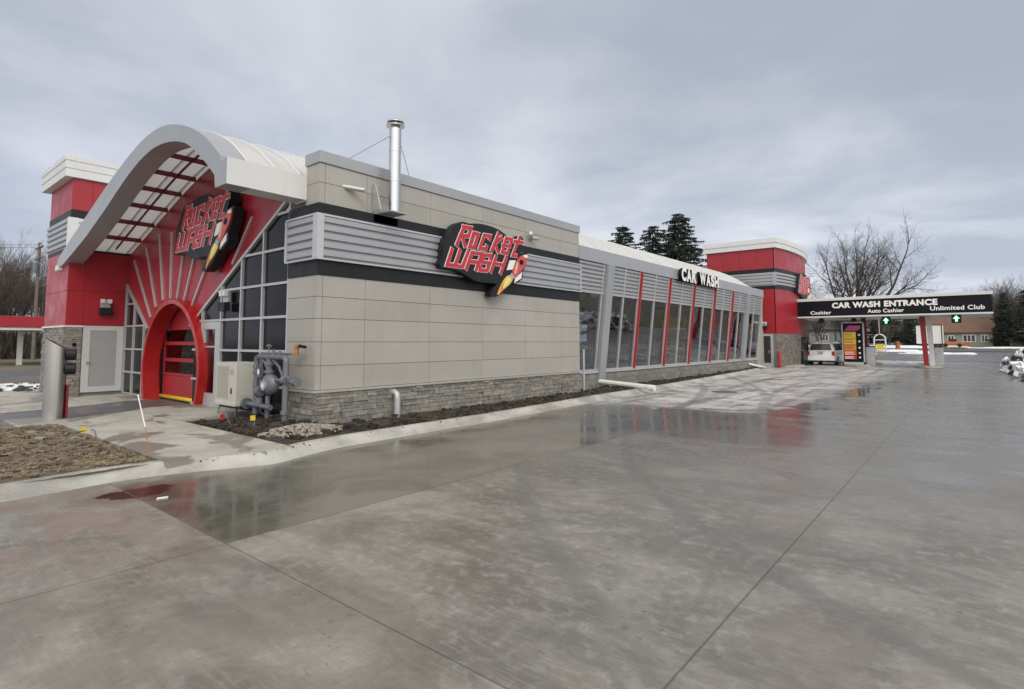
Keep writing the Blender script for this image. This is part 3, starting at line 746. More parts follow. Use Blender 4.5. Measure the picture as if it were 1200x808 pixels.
# arch door surround: horseshoe ring, deep reveal
AC, AW = -17.07, 2.05
def aw(z, w0=AW, top=2.88):
    zc = 0.85
    if z >= zc: return w0 * math.sqrt(max(0, 1 - ((z - zc) / (top - zc)) ** 2.0))
    return w0 - 0.17 * ((zc - z) / zc) ** 1.6
def ring(w0, top, n=40):
    L = []
    for i in range(13): L.append((-aw(i / 12 * 0.85, w0, top), i / 12 * 0.85))
    for k in range(1, n): 
        a = math.pi * k / n; L.append((-w0 * math.cos(a), 0.85 + (top - 0.85) * math.sin(a)))
    for i in range(12, -1, -1): L.append((aw(i / 12 * 0.85, w0, top), i / 12 * 0.85))
    return [(AC + x, z) for x, z in L]
O, I = ring(AW, 2.88), ring(AW - 0.125, 2.745)
m_ = len(O); mb = MB(); YF, YB = 5.84, 6.30
vs = [(x, YF, z) for x, z in O] + [(x, YF, z) for x, z in I] + [(x, YB, z) for x, z in O] + [(x, YB, z) for x, z in I]
fs = []
for i in range(m_ - 1):
    fs += [(i, i + 1, m_ + i + 1, m_ + i), (2 * m_ + i, 3 * m_ + i, 3 * m_ + i + 1, 2 * m_ + i + 1), (i, 2 * m_ + i, 2 * m_ + i + 1, i + 1), (m_ + i, m_ + i + 1, 3 * m_ + i + 1, 3 * m_ + i)]
fs += [(0, m_, 3 * m_, 2 * m_), (m_ - 1, 3 * m_ - 1, 4 * m_ - 1, 2 * m_ - 1)]
mb.add(vs, fs); part(mb, 'arch_surround', redframe, smooth=True, auto=40, bevel=0.012)
# overhead door
YD = 6.34; od = MB(); Wz = [(0.16, 0.72), (0.78, 1.14), (1.22, 1.62), (1.70, 2.06)]
od.box(-18.86, -15.15, YD, YD + 0.05, 0.10, 0.72)
for a, b in ((0.728, 0.80), (1.13, 1.23), (1.61, 1.71), (2.05, 2.75)): od.box(-18.86, -15.15, YD - (0.012 if b < 2 else 0), YD + 0.05, a, b)
for x in (-18.86, -15.25): od.box(x, x + 0.10, YD - 0.004, YD + 0.05, 0.80, 2.05)
OD = part(od, 'overhead_door', redp)
for a, b in ((0.80, 1.13), (1.23, 1.61), (1.71, 2.05)): MB().box(-18.76, -15.25, YD + 0.015, YD + 0.025, a, b).build('window_pane', glass2, OD)
MB().tube([(-18.86, YD - 0.03, 0.10), (-15.15, YD - 0.03, 0.10)], 0.055).build('bottom_seal', yellow, OD, smooth=True)
part(MB().box(-19.14, -18.87, YD - 0.06, YD + 0.10, 0, 2.6).box(-15.15, -15.02, YD - 0.06, YD + 0.1, 0, 2.6), 'door_jamb', black)
part(MB().box(-19.3, -15.0, 6.8, 11.5, 0.0, 0.02).box(-19.5, -19.4, 6.4, 15.4, 0, 4.5), 'interior_wall', mat('tunnel_side', (0.2, 0.2, 0.2), 0.7, var=0.3))
# curtain strip hanging inside the tunnel seen through the door
part(MB().py([(-17.5, 0.2), (-16.1, 0.2), (-16.4, 2.2), (-17.0, 2.2)], 7.0, 7.04), 'wash_curtain', mat('pale_curtain', (0.62, 0.63, 0.64), 0.7))

# ---- stone facing
def stones(mb, axis, fixed, out, a0, a1, z0, z1, seed, hmin=0.065, hmax=0.13, lmin=0.14, lmax=0.48):
    """axis 'x': face spans x at y=fixed; axis 'y': face spans y at x=fixed. out=+1/-1 outward direction"""
    r = random.Random(seed); z = z0
    while z < z1 - 0.02:
        h = min(r.uniform(hmin, hmax), z1 - z)
        if z1 - (z + h) < 0.05: h = z1 - z
        a = a0
        while a < a1 - 0.01:
            l = min(r.uniform(lmin, lmax), a1 - a)
            if a1 - (a + l) < 0.08: l = a1 - a
            sub = [(z, z + h)] if (h < 0.12 or r.random() < 0.6) else [(z, z + h * 0.5), (z + h * 0.5, z + h)]
            for za, zb in sub:
                g = 0.004; p = r.uniform(0.012, 0.05)
                k = r.random(); v = r.uniform(0.84, 1.16)
                c = (0.225, 0.215, 0.195) if k < 0.55 else (0.19, 0.186, 0.178) if k < 0.82 else (0.25, 0.232, 0.20) if k < 0.94 else (0.16, 0.155, 0.145)
                c = tuple(q * v * 1.22 for q in c); o_ = len(mb.v)
                lo, hi = (fixed - 0.02, fixed + out * p)
                if out < 0: lo, hi = hi, fixed + 0.02
                j = lambda: r.uniform(-0.004, 0.004)
                if axis == 'x': vs = [(a + g, lo, za + g), (a + l - g, lo, za + g), (a + l - g, hi, za + g), (a + g, hi, za + g), (a + g, lo, zb - g), (a + l - g, lo, zb - g), (a + l - g, hi, zb - g), (a + g, hi, zb - g)]
                else: vs = [(lo, a + g, za + g), (hi, a + g, za + g), (hi, a + l - g, za + g), (lo, a + l - g, za + g), (lo, a + g, zb - g), (hi, a + g, zb - g), (hi, a + l - g, zb - g), (lo, a + l - g, zb - g)]
                vs = [(x + j(), y + j(), z_ + j()) for x, y, z_ in vs]
                mb.add(vs, [(0, 3, 2, 1), (4, 5, 6, 7), (0, 1, 5, 4), (1, 2, 6, 5), (2, 3, 7, 6), (3, 0, 4, 7)], 0, c)
            a += l
        z += h
    return mb
def block_course(mb, fixed, y0, y1, z0, z1, seed, lean=0):
    r = random.Random(seed); z = z0; row = 0
    while z < z1 - 0.02:
        h = min(0.19, z1 - z); y = y0 - (0.2 if row % 2 else 0)
        while y < y1:
            a, b = max(y, y0), min(y + 0.4, y1)
            if b - a > 0.03:
                v = r.uniform(0.85, 1.15); c = (0.235 * v, 0.228 * v, 0.215 * v); p = r.uniform(0, 0.012)
                mb.box(fixed - 0.03, fixed + p, a + 0.005, b - 0.005, z + 0.005, z + h - 0.005, 0, c)
            y += 0.4
        z += h; row += 1
    return mb

# ---- beige equipment room
XW, YW, YE = -9.93, 6.0, 15.52
core = MB().box(-11.04, XW - 0.03, YW + 0.03, YE - 0.02, 0.02, 4.6).box(-10.44, XW - 0.03, YW + 0.03, YE - 0.02, 4.6, 5.28)
part(core, 'wall_core', joint)
s_ = MB(); stones(s_, 'y', XW, 1, YW, YE, 0.0, 0.70, 3); stones(s_, 'x', YW, -1, -11.05, XW + 0.03, 0.0, 0.70, 4)
part(s_, 'stone_base', stone, tints=True)
part(MB().box(-11.06, XW + 0.065, YW - 0.065, YE + 0.01, 0.70, 0.745), 'stone_ledge', beige, bevel=0.006)
YJ = [YW + 0.0, 6.12, 7.13, 8.96, 10.81, 12.66, 14.48, YE]
XJ = [-11.05, -10.08, XW]
ZL = [0.75, 1.23, 1.70, 2.165, 2.60, 3.03]; ZU = [4.48, 4.90, 5.30]
g = 0.0042
for zs in (ZL, ZU):
    cl_ = MB()
    for k in range(len(zs) - 1):
        for i in range(len(YJ) - 1): cl_.box(XW - 0.028, XW, YJ[i] + (g if i else 0), YJ[i + 1] - g, zs[k] + g, zs[k + 1] - g)
        x0 = -11.05 if zs is ZL else -10.44
        for a, b in ((x0, -10.08), (-10.08, XW - 0.03)): cl_.box(a + g, b - (g if b < -10 else 0) if b < -9.97 else b, YW, YW + 0.028, zs[k] + g, zs[k + 1] - g)
    rt = random.Random(3); o_t = []
    for f_ in range(0, len(cl_.f), 6):
        v = rt.uniform(0.945, 1.04); o_t += [(v, v * rt.uniform(.992, 1.004), v * rt.uniform(.985, 1.005))] * 6
    cl_.tint = o_t; part(cl_, 'cladding_wall', beigep, bevel=0.003, tints=True)
def bandwrap(mb, z0, z1, out): 
    mb.box(XW, XW + out, YW - out, YE, z0, z1); mb.box(-11.05, XW, YW - out, YW, z0, z1); return mb
part(MB().box(-11.05, XW + 0.02, YW - 0.02, YE + 0.002, 3.03, 3.33).box(-11.05, XW + 0.02, YW - 0.02, YE + 0.002, 4.25, 4.48), 'charcoal_band', charcoal)
# louvre band with four trapezoid ribs
def louvre_profile(z0, z1, n, depth=0.055):
    P = []; h = (z1 - z0) / n
    for i in range(n):
        z = z0 + i * h; P += [(0.0, z + 0.02), (0.0, z + h * 0.20), (depth, z + h * 0.34), (depth, z + h * 0.94), (0.004, z + h * 0.985)]
    return P
def louvre(mb, axis, fixed, out, a0, a1, z0, z1, n, depth=0.055, back=0.06):
    P = louvre_profile(z0, z1, n, depth); Q = [(fixed - out * back, z0)] + [(fixed, z0)] + [(fixed + out * d_, z) for d_, z in P] + [(fixed, z1), (fixed - out * back, z1)]
    if axis == 'y': mb.prism(Q, lambda a, b, c: (a, c, b), a0, a1)
    else: mb.prism(Q, lambda a, b, c: (c, a, b), a0, a1)
    return mb
lv = MB(); louvre(lv, 'y', XW + 0.025, 1, YW + 0.06, YE - 0.05, 3.36, 4.21, 5); louvre(lv, 'x', YW - 0.025, -1, -11.0, XW - 0.06, 3.36, 4.21, 5)
LV = part(lv, 'louvre_band', louvm)
tr = MB().box(XW + 0.002, XW + 0.095, YW - 0.095, YE, 4.212, 4.252).box(-11.05, XW + 0.001, YW - 0.095, YW - 0.002, 4.212, 4.252)
tr.box(XW + 0.002, XW + 0.095, YW - 0.095, YE, 3.33, 3.359).box(-11.05, XW + 0.001, YW - 0.095, YW - 0.002, 3.33, 3.359)
tr.box(XW - 0.06, XW + 0.096, YW - 0.096, YW + 0.06, 3.36, 4.211).box(-11.07, -11.0, YW - 0.096, YW, 3.36, 4.211).box(XW + 0.001, XW + 0.096, YE - 0.05, YE + 0.001, 3.36, 4.211)
part(tr, 'louvre_trim', silver2)
part(MB().box(-10.46, XW + 0.03, YW - 0.03, YE + 0.03, 5.30, 5.54), 'parapet_cap', silver, bevel=0.006)
part(MB().box(-16, -10.47, 6.5, YE, 5.2, 5.22), 'roof_deck', white_m) if False else None

# ---- glazed side wall, leaning outward at the top
GB, GT, ZB, ZT = -10.40, -9.97, 0.68, 4.45
gx = lambda z: GB + (GT - GB) * (z - ZB) / (ZT - ZB)
kw = MB(); block_course(kw, -10.34, 15.54, 36.44, 0.0, 0.58, 7)
part(MB().box(-10.6, -10.35, 15.54, 36.44, 0, 0.60), 'knee_wall_core', mortar)
part(kw, 'knee_wall', stone, tints=True)
part(MB().box(-10.6, -10.30, 15.53, 36.46, 0.601, 0.675), 'window_sill', silver2, bevel=0.005)
def leanbar(mb, ya, yb, z0, z1, d0, d1):
    mb.hexa([(gx(z0) - d0, ya, z0), (gx(z0) + d1, ya, z0), (gx(z0) + d1, yb, z0), (gx(z0) - d0, yb, z0)],
            [(gx(z1) - d0, ya, z1), (gx(z1) + d1, ya, z1), (gx(z1) + d1, yb, z1), (gx(z1) - d0, yb, z1)]); return mb
LZ = 3.42
reds = [20.06, 22.78, 25.5, 28.22, 30.92]
posts = [17.52, 33.5]
gfr = MB()
leanbar(gfr, 15.54, 36.44, LZ - 0.04, LZ + 0.04, 0.04, 0.045); leanbar(gfr, 15.54, 36.44, ZB, ZB + 0.06, 0.04, 0.045)
GW = part(gfr, 'glazed_wall', silver2)
edges = sorted(reds + posts)
allx = [15.56] + edges + [36.42]
mids = []
for i in range(len(allx) - 1):
    a, b = allx[i], allx[i + 1]; mids.append((a + b) / 2 if i else 16.62)
for y in mids[1:]:
    leanbar(MB(), y - 0.032, y + 0.032, ZB + 0.06, ZT, 0.04, 0.05).build('mullion', silver2, GW)
for y in reds:
    leanbar(MB(), y - 0.038, y + 0.030, ZB - 0.02, ZT, 0.05, 0.12).build('red_mullion', redstk, GW)
    leanbar(MB(), y - 0.11, y - 0.047, ZB + 0.06, ZT, 0.04, 0.04).build('mullion', silver2, GW)
for y in posts:
    leanbar(MB(), y - 0.21, y + 0.21, 0.05 if y < 20 else ZB, ZT, 0.08, 0.17).build('post', silver, GW, bevel=0.008)
leanbar(MB(), 36.36, 36.46, ZB, ZT, 0.05, 0.06).build('mullion', silver2, GW); leanbar(MB(), 17.16, 17.22, ZB, ZT, 0.04, 0.05).build('mullion', silver2, GW)
cells = sorted([15.56] + edges + mids[1:] + [36.40])
for i in range(len(cells) - 1):
    a, b = cells[i] + 0.03, cells[i + 1] - 0.03
    MB().hexa([(gx(ZB + .06), a, ZB + .06), (gx(ZB + .06) + .012, a, ZB + .06), (gx(ZB + .06) + .012, b, ZB + .06), (gx(ZB + .06), b, ZB + .06)],
              [(gx(LZ - .04), a, LZ - .04), (gx(LZ - .04) + .012, a, LZ - .04), (gx(LZ - .04) + .012, b, LZ - .04), (gx(LZ - .04), b, LZ - .04)]).build('pane', glass, GW)
    lv = MB(); n = 7; h = (ZT - LZ - 0.05) / n
    Q = [(gx(LZ) - 0.03, LZ + 0.04)]
    for k in range(n):
        z = LZ + 0.045 + k * h; Q += [(gx(z) - 0.02, z), (gx(z) - 0.02, z + h * 0.12), (gx(z) + 0.035, z + h * 0.30), (gx(z) + 0.035, z + h * 0.85), (gx(z) - 0.02, z + h * 0.97)]
    Q += [(gx(ZT) - 0.03, ZT - 0.005)]
    Q += [(gx(ZT) - 0.07, ZT - 0.005), (gx(LZ) - 0.07, LZ + 0.04)]
    lv.prism(Q, lambda x_, z_, y_: (x_, y_, z_), a, b); lv.build('louvre_panel', louvm, GW)
# tunnel interior seen through the glass
inn = MB().box(-19.3, -10.7, 6.9, 36.3, 0.02, 0.05)
part(inn, 'tunnel_floor', mat('wet_tunnel_floor', (0.24, 0.24, 0.24), 0.3, var=0.2))
part(MB().box(-17.6, -17.5, 6.9, 36.3, 0.05, 1.1).box(-17.6, -17.5, 6.9, 36.3, 3.1, 4.4), 'tunnel_wall', mat('grey_tunnel_wall', (0.42, 0.425, 0.43), 0.6, var=0.25, vscale=0.6))
for y, m, xx in ((27.6, signyel, -12.1), (28.3, orange, -12.2), (19.6, galv, -13.5), (24.2, redstk, -13.4), (22.0, charcoal, -12.4), (34.9, signyel, -14.6)):
    prof = [(0.10, 0.3)] + [(0.42 + 0.05 * math.sin(k * 2.1), 0.45 + k * 0.12) for k in range(20)] + [(0.10, 3.0)]
    part(MB().lathe(prof, (xx, y, 0), 14).tube([(xx, y, 0.05), (xx, y, 4.3)], 0.06, 8), 'wash_brush', m, smooth=True)
for y in (18.2, 22.2, 27.2, 31.5):
    part(MB().box(-14.9, -14.8, y, y + 0.1, 0.05, 3.6).box(-11.3, -11.2, y, y + 0.1, 0.05, 3.6).box(-14.9, -11.2, y, y + 0.1, 3.5, 3.6), 'wash_frame', galv2)

# ---- front tower
TX0, TX1, TY0, TY1 = -24.35, -21.60, 4.50, 8.6
def tower(tag_, X0, X1, Y0, Y1, zst, zred, zlv0, zlv1, zred2, ztop, capo, seed, plan=None):
    """plain box core; the skins are built by the callers"""
part(MB().box(TX0 + 0.03, TX1 - 0.03, TY0 + 0.03, TY1 - 0.03, 0, 6.9), 'tower_core', joint)
s_ = MB(); stones(s_, 'x', TY0, -1, TX0, TX1 + 0.03, 0, 2.16, 11); stones(s_, 'y', TX1, 1, TY0, 4.93, 0, 2.16, 12)
part(s_, 'stone_base', stone, tints=True)
part(MB().box(TX0 - 0.04, TX1 + 0.055, TY0 - 0.055, 4.95, 2.16, 2.215), 'stone_ledge', white_m)
cl_ = MB(); g = 0.005
def skin_rect(mb, axis, fixed, out, as_, zs, th=0.028):
    for i in range(len(as_) - 1):
        for k in range(len(zs) - 1):
            a, b = as_[i] + g, as_[i + 1] - g
            if axis == 'x': mb.box(a, b, fixed, fixed - out * th, zs[k] + g, zs[k + 1] - g)
            else: mb.box(fixed, fixed - out * th, a, b, zs[k] + g, zs[k + 1] - g)
skin_rect(cl_, 'x', TY0, -1, [TX0, -23.0, TX1 - 0.03], [5.85, 6.86]); skin_rect(cl_, 'y', TX1, 1, [TY0, 5.02, 6.4, 7.6, TY1], [5.85, 6.86]); part(cl_, 'red_tower_cladding', redp, bevel=0.003); cl_ = MB()
skin_rect(cl_, 'x', TY0, -1, [TX0, -23.0, TX1 - 0.03], [2.215, 3.30, 4.62]); skin_rect(cl_, 'y', TX1, 1, [TY0, 4.93, 6.10], [2.215, 3.30, 4.62])
cl_.box(TX1 - 0.03, TX1, 6.04, 6.10, 0, 2.2)
part(cl_, 'red_tower_cladding', redp, bevel=0.003)
part(MB().box(TX0 - 0.003, TX1 + 0.012, TY0 - 0.012, TY1, 5.60, 5.85).box(TX0 - 0.003, TX1 + 0.012, TY0 - 0.012, TY1, 4.56, 4.66), 'charcoal_band', charcoal)
lv = MB(); louvre(lv, 'x', TY0 - 0.01, -1, TX0, TX1 - 0.06, 4.67, 5.59, 5, 0.06)
part(lv, 'louvre_band', louvm)
lv = MB(); louvre(lv, 'y', TX1 + 0.01, 1, TY0 + 0.18, TY1, 4.67, 5.59, 5, 0.06); lv.box(TX1 - 0.06, TX1 + 0.08, TY0 - 0.08, TY0 + 0.18, 4.67, 5.59)
part(lv, 'louvre_band', white_m)
cp = MB()
for a, b, o_ in ((6.86, 7.12, 0.22), (7.125, 7.36, 0.235), (7.365, 7.53, 0.25)): cp.box(TX0 - o_ - 0.1, TX1 + o_ - 0.12, TY0 - o_, TY1 + o_, a, b)
part(cp, 'tower_cap', white_m, bevel=0.005)
# grey steel door
dr = MB().box(TX1 - 0.02, TX1 + 0.03, 4.955, 5.15, 0.12, 2.21).box(TX1 - 0.02, TX1 + 0.03, 5.86, 6.035, 0.12, 2.21).box(TX1 - 0.02, TX1 + 0.03, 5.15, 5.86, 2.06, 2.21)
D2 = part(dr.box(TX1 - 0.02, TX1 + 0.03, 5.15, 5.86, 0.12, 0.30), 'steel_door', mat('light_grey_frame', (0.52, 0.525, 0.52), 0.45))
MB().box(TX1 - 0.01, TX1 + 0.018, 5.155, 5.855, 0.305, 2.055).build('door_leaf', doorgrey, D2)
MB().tube([(TX1 + 0.02, 5.08, 1.05), (TX1 + 0.09, 5.08, 1.05), (TX1 + 0.09, 5.18, 1.05)], 0.016).lathe([(0.03, -0.03), (0.03, 0.03)], (TX1 + 0.035, 5.08, 1.05), 10).build('door_handle', steel, D2)
part(MB().tube([(TX1 + 0.02, 4.74, 1.62), (TX1 + 0.07, 4.74, 1.62)], 0.055, 14), 'key_box', black)

# ---- far tower with a bowed east face
P = [(-10.10, 40.0), (-9.84, 41.4), (-9.68, 43.0), (-9.63, 44.8), (-9.70, 46.4), (-9.88, 48.0), (-10.2, 49.6)]
arc = cr(P, 4)
def ftplan(o): 
    pts = [(-14.65 - o, 40.0 - o)] + [(x + o, y - o * (1 if i == 0 else 0)) for i, (x, y) in enumerate(arc)] + [(arc[-1][0] + o, 49.7 + o), (-14.65 - o, 49.7 + o)]
    return pts
part(MB().pz(ftplan(-0.03), 0, 8.1), 'tower_core', joint)
def ftskin(mb, z0, z1, o, lz=None, div=()):
    n = len(arc)
    for i in range(n - 1):
        (x0, y0), (x1, y1) = arc[i], arc[i + 1]; e = 0.004 if i % 4 == 3 else 0
        mb.pz([(x0 + o, y0), (x1 + o, y1 - e), (x1 - 0.05, y1 - e), (x0 - 0.05, y0)], z0, z1)
    xs = [-14.65, -13.5, -12.35, -11.2, -10.10 + o]
    for i in range(4): mb.box(xs[i] + 0.005, xs[i + 1] - (0.005 if i < 3 else 0), 40.0 - o, 40.03, z0, z1)
for zs in (((2.27, 3.88), (3.89, 5.26)), ((6.68, 8.06),)):
    cl_ = MB()
    for a, b in zs: ftskin(cl_, a, b, 0.0)
    part(cl_, 'red_tower_cladding', redp)
cl_ = MB(); ftskin(cl_, 5.26, 5.50, 0.012); ftskin(cl_, 6.40, 6.68, 0.012); part(cl_, 'charcoal_band', charcoal)
lv = MB(); louvre(lv, 'x', 39.99, -1, -14.65, -10.13, 5.50, 6.40, 4, 0.06)
hh = 0.9 / 4
for k in range(4):
    z = 5.5 + k * hh
    for i in range(len(arc) - 1):
        (x0, y0), (x1, y1) = arc[i], arc[i + 1]
        lv.pz([(x0 + 0.07, y0), (x1 + 0.07, y1), (x1 - 0.03, y1), (x0 - 0.03, y0)], z + hh * 0.3, z + hh * 0.97)
lv.box(-10.2, -10.0, 39.91, 40.12, 5.5, 6.4)
part(lv, 'louvre_band', louvm)
s_ = MB(); stones(s_, 'x', 40.0, -1, -14.65, -11.42, 0, 2.2, 21, 0.1, 0.2, 0.2, 0.6); pass
part(s_, 'stone_base', stone, tints=True); s_ = MB()
r_ = random.Random(5)
for i in range(len(arc) - 1):
    (x0, y0), (x1, y1) = arc[i], arc[i + 1]; z = 0
    while z < 2.2:
        h = min(r_.uniform(0.1, 0.2), 2.2 - z); nseg = r_.choice((1, 1, 2))
        for q in range(nseg):
            ua, ub = q / nseg, (q + 1) / nseg; v = r_.uniform(0.7, 1.2); k = r_.random(); c = (0.215, 0.205, 0.185) if k < 0.6 else (0.19, 0.185, 0.175); p = r_.uniform(0.01, 0.05)
            o_ = len(s_.f)
            s_.pz([(x0 + (x1 - x0) * ua + p, y0 + (y1 - y0) * ua + .004), (x0 + (x1 - x0) * ub + p, y0 + (y1 - y0) * ub - .004), (x0 + (x1 - x0) * ub - .04, y0 + (y1 - y0) * ub - .004), (x0 + (x1 - x0) * ua - .04, y0 + (y1 - y0) * ua + .004)], z + .004, z + h - .004)
            for f_ in range(o_, len(s_.f)): s_.tint[f_] = tuple(t_ * v for t_ in c)
        z += h
part(s_, 'stone_base', stone, tints=True)
cp = MB()
for a, b, o_ in ((8.06, 8.40, 0.16), (8.405, 8.72, 0.20)): cp.pz(ftplan(o_), a, b)
part(cp, 'tower_cap', white_m)
dr = MB().box(-11.40, -11.22, 39.93, 40.0, 0, 2.24).box(-10.46, -10.30, 39.93, 40.0, 0, 2.24).box(-11.22, -10.46, 39.93, 40.0, 2.10, 2.24).box(-11.22, -10.46, 39.93, 40.0, 0, 0.30)
D3 = part(dr, 'entrance_door', silver2)
MB().box(-11.22, -10.46, 39.965, 39.975, 0.30, 2.10).build('door_glass', carglass, D3)
MB().tube([(-10.56, 39.9, 0.95), (-10.56, 39.9, 1.15)], 0.02, 6).build('door_handle', steel, D3)
part(MB().box(-9.65, -9.57, 44.6, 45.8, 1.15, 2.05), 'service_window', darkglass)
part(MB().box(-9.9, -9.45, 44.4, 46.0, 0.0, 1.05), 'till_counter', charcoal)

# ================================================================ signs
SG_OUTLINE = [(-0.026, 0.563), (-0.068, 0.669), (0.021, 0.789), (0.028, 1.037), (0.099, 1.27), (0.267, 1.495), (0.422, 1.672), (0.67, 1.785), (0.908, 1.778), (1.248, 1.834), (1.642, 1.845), (2.052, 1.8), (2.481, 1.669), (2.702, 1.702), (2.883, 1.757), (3.067, 1.741), (3.113, 1.616), (3.043, 1.431), (2.997, 1.295), (3.291, 1.331), (3.3, 1.171), (3.205, 0.926), (3.065, 0.738), (3.087, 0.595), (2.836, 0.43), (2.569, 0.38), (2.309, 0.165), (2.015, 0.008), (1.75, -0.008), (1.77, 0.127), (1.973, 0.332), (1.569, 0.327), (1.182, 0.347), (0.846, 0.447), (0.557, 0.535), (0.277, 0.557)]
SG_STROKES = [[(0.462, 1.17), (0.726, 1.67)], [(0.682, 1.658), (0.965, 1.669), (0.881, 1.455), (0.584, 1.421)], [(0.663, 1.415), (0.759, 1.179)], [(1.06, 1.553), (1.231, 1.552), (1.081, 1.188), (0.913, 1.192), (1.06, 1.553)], [(1.676, 1.483), (1.703, 1.569), (1.464, 1.56), (1.299, 1.208), (1.525, 1.206), (1.564, 1.292)], [(2.032, 1.686), (1.745, 1.18)], [(2.171, 1.61), (1.855, 1.38)], [(1.879, 1.402), (2.021, 1.173)], [(2.201, 1.399), (2.503, 1.412), (2.578, 1.612), (2.342, 1.607), (2.172, 1.206), (2.394, 1.2), (2.446, 1.291)], [(2.919, 1.704), (2.622, 1.177), (2.792, 1.183)], [(2.693, 1.574), (3.057, 1.59)], [(0.306, 1.048), (0.147, 0.655), (0.663, 0.655), (0.87, 1.056)], [(0.587, 1.054), (0.415, 0.664)], [(0.808, 0.623), (1.007, 1.047), (1.369, 1.066), (1.161, 0.628)], [(0.916, 0.816), (1.255, 0.827)], [(1.706, 0.958), (1.726, 1.064), (1.447, 1.041), (1.37, 0.853), (1.646, 0.857), (1.568, 0.647), (1.294, 0.641), (1.321, 0.729)], [(1.93, 1.053), (1.727, 0.636)], [(2.351, 1.074), (2.118, 0.633)], [(1.848, 0.866), (2.223, 0.865)]]
SG_BODY = [(3.253, 1.268), (3.266, 1.167), (3.158, 0.95), (2.927, 0.725), (2.679, 0.559), (2.547, 0.632), (2.679, 0.843), (2.837, 1.088), (3.043, 1.222)]
SG_NOSE = [(3.043, 1.222), (3.253, 1.271), (3.266, 1.167), (3.121, 1.173)]
SG_PORT = [(3.065, 1.028), (3.054, 0.989), (3.024, 0.958), (2.983, 0.943), (2.942, 0.949), (2.912, 0.972), (2.9, 1.008), (2.91, 1.046), (2.939, 1.077), (2.98, 1.093), (3.021, 1.089), (3.052, 1.066)]
SG_FINL = [(2.503, 1.022), (2.756, 1.05), (2.622, 0.786), (2.373, 0.741)]
SG_FINR = [(3.028, 0.749), (3.0, 0.573), (2.702, 0.419), (2.733, 0.558)]
SG_FLAME = [(2.547, 0.626), (2.648, 0.556), (2.482, 0.359), (2.224, 0.201), (1.995, 0.048), (2.14, 0.318), (2.352, 0.558)]
SG_CORE = [(2.516, 0.595), (2.578, 0.55), (2.395, 0.366), (2.14, 0.167), (2.245, 0.354), (2.373, 0.504)]
SG_NOZ = [(2.547, 0.674), (2.702, 0.575), (2.613, 0.511), (2.473, 0.591)]
def ribbon(P, w_):
    """quads along a mitred polyline"""
    P = [Vector(p) for p in P]; closed = (P[0] - P[-1]).length < 1e-6
    if closed: P = P[:-1]
    n = len(P); Ls, Rs = [], []
    for i in range(n):
        a = P[i - 1] if (closed or i) else None; b = P[(i + 1) % n] if (closed or i < n - 1) else None
        d0 = (P[i] - a).normalized() if a is not None else None; d1 = (b - P[i]).normalized() if b is not None else None
        if d0 is None: d0 = d1
        if d1 is None: d1 = d0
        n0 = Vector((-d0.y, d0.x)); n1 = Vector((-d1.y, d1.x)); m = (n0 + n1)
        m = m.normalized() if m.length > 1e-3 else n0
        k = 1 / max(0.55, m.dot(n0)); p = P[i].copy()
        if not closed and a is None: p = p - d0 * w_ * 0.35
        if not closed and b is None: p = p + d1 * w_ * 0.35
        Ls.append(p + m * w_ / 2 * k); Rs.append(p - m * w_ / 2 * k)
    rg_ = range(n) if closed else range(n - 1)
    return [[tuple(Ls[i]), tuple(Rs[i]), tuple(Rs[(i + 1) % n]), tuple(Ls[(i + 1) % n])] for i in rg_]
def rocket_sign(loc_fn, label, scale=1.0, group=None, base=(0, 0, 0), thick=0.22):
    """loc_fn(u, v, d): u along the sign, v up, d out of the wall"""
    S = thing('rocket_sign', label, 'sign', base, group)
    def face(pts, d0, d1, mb): mb.prism(pts, lambda a, b, c: loc_fn(a * scale, b * scale, c), d0, d1); return mb
    ol = cr(SG_OUTLINE + [SG_OUTLINE[0]], 3)[:-1]
    face(ol, 0.0, thick, MB()).build('sign_box', charcoal, S)
    for w_, m, d, nm in ((0.126, signwhite, 0.010, 'white_outline'), (0.094, signred, 0.024, 'red_lettering')):
        mb = MB()
        for si, st_ in enumerate(SG_STROKES):
            for q, quad in enumerate(ribbon(st_, w_)):
                face(quad, thick + 0.0005, thick + d + 0.0011 * (si % 4) + 0.0004 * (q % 2), mb)
        mb.build(nm, m, S)
    mb = MB()
    for k, P in enumerate((SG_FINL, SG_FINR)): face(P, thick + 0.001, thick + 0.02, mb)
    mb.build('fin', signwhite, S)
    body = face(cr(SG_BODY + [SG_BODY[0]], 3)[:-1], thick + 0.001, thick + 0.035, MB()).build('rocket_body', mat('rocket_red', (0.55, 0.07, 0.06), 0.3, var=0.3, vscale=2.5), S)
    face(SG_PORT, thick + 0.036, thick + 0.042, MB()).build('porthole', black, body)
    face(SG_NOSE, thick + 0.0355, thick + 0.040, MB()).build('nose_cone', signwhite, body)
    mid = [(2.78, 1.02), (2.86, 0.98), (2.76, 0.70), (2.66, 0.64), (2.70, 0.85)]
    face(mid, thick + 0.036, thick + 0.039, MB()).build('highlight_stripe', mat('sign_peach', (0.70, 0.42, 0.33), 0.4), body)
    face(cr(SG_FLAME + [SG_FLAME[0]], 3)[:-1], thick + 0.001, thick + 0.022, MB()).build('flame', signyel, S)
    face(SG_CORE, thick + 0.023, thick + 0.026, MB()).build('flame_core', mat('sign_pale_yellow', (0.80, 0.72, 0.35), 0.4), S)
    face([(2.22, 0.2), (2.02, 0.03), (2.14, 0.30), (2.26, 0.42), (2.2, 0.28)], thick + 0.024, thick + 0.028, MB()).build('flame_tip', signor, S)
    face(SG_NOZ, thick + 0.023, thick + 0.038, MB()).build('nozzle', galv2, S)
    return S
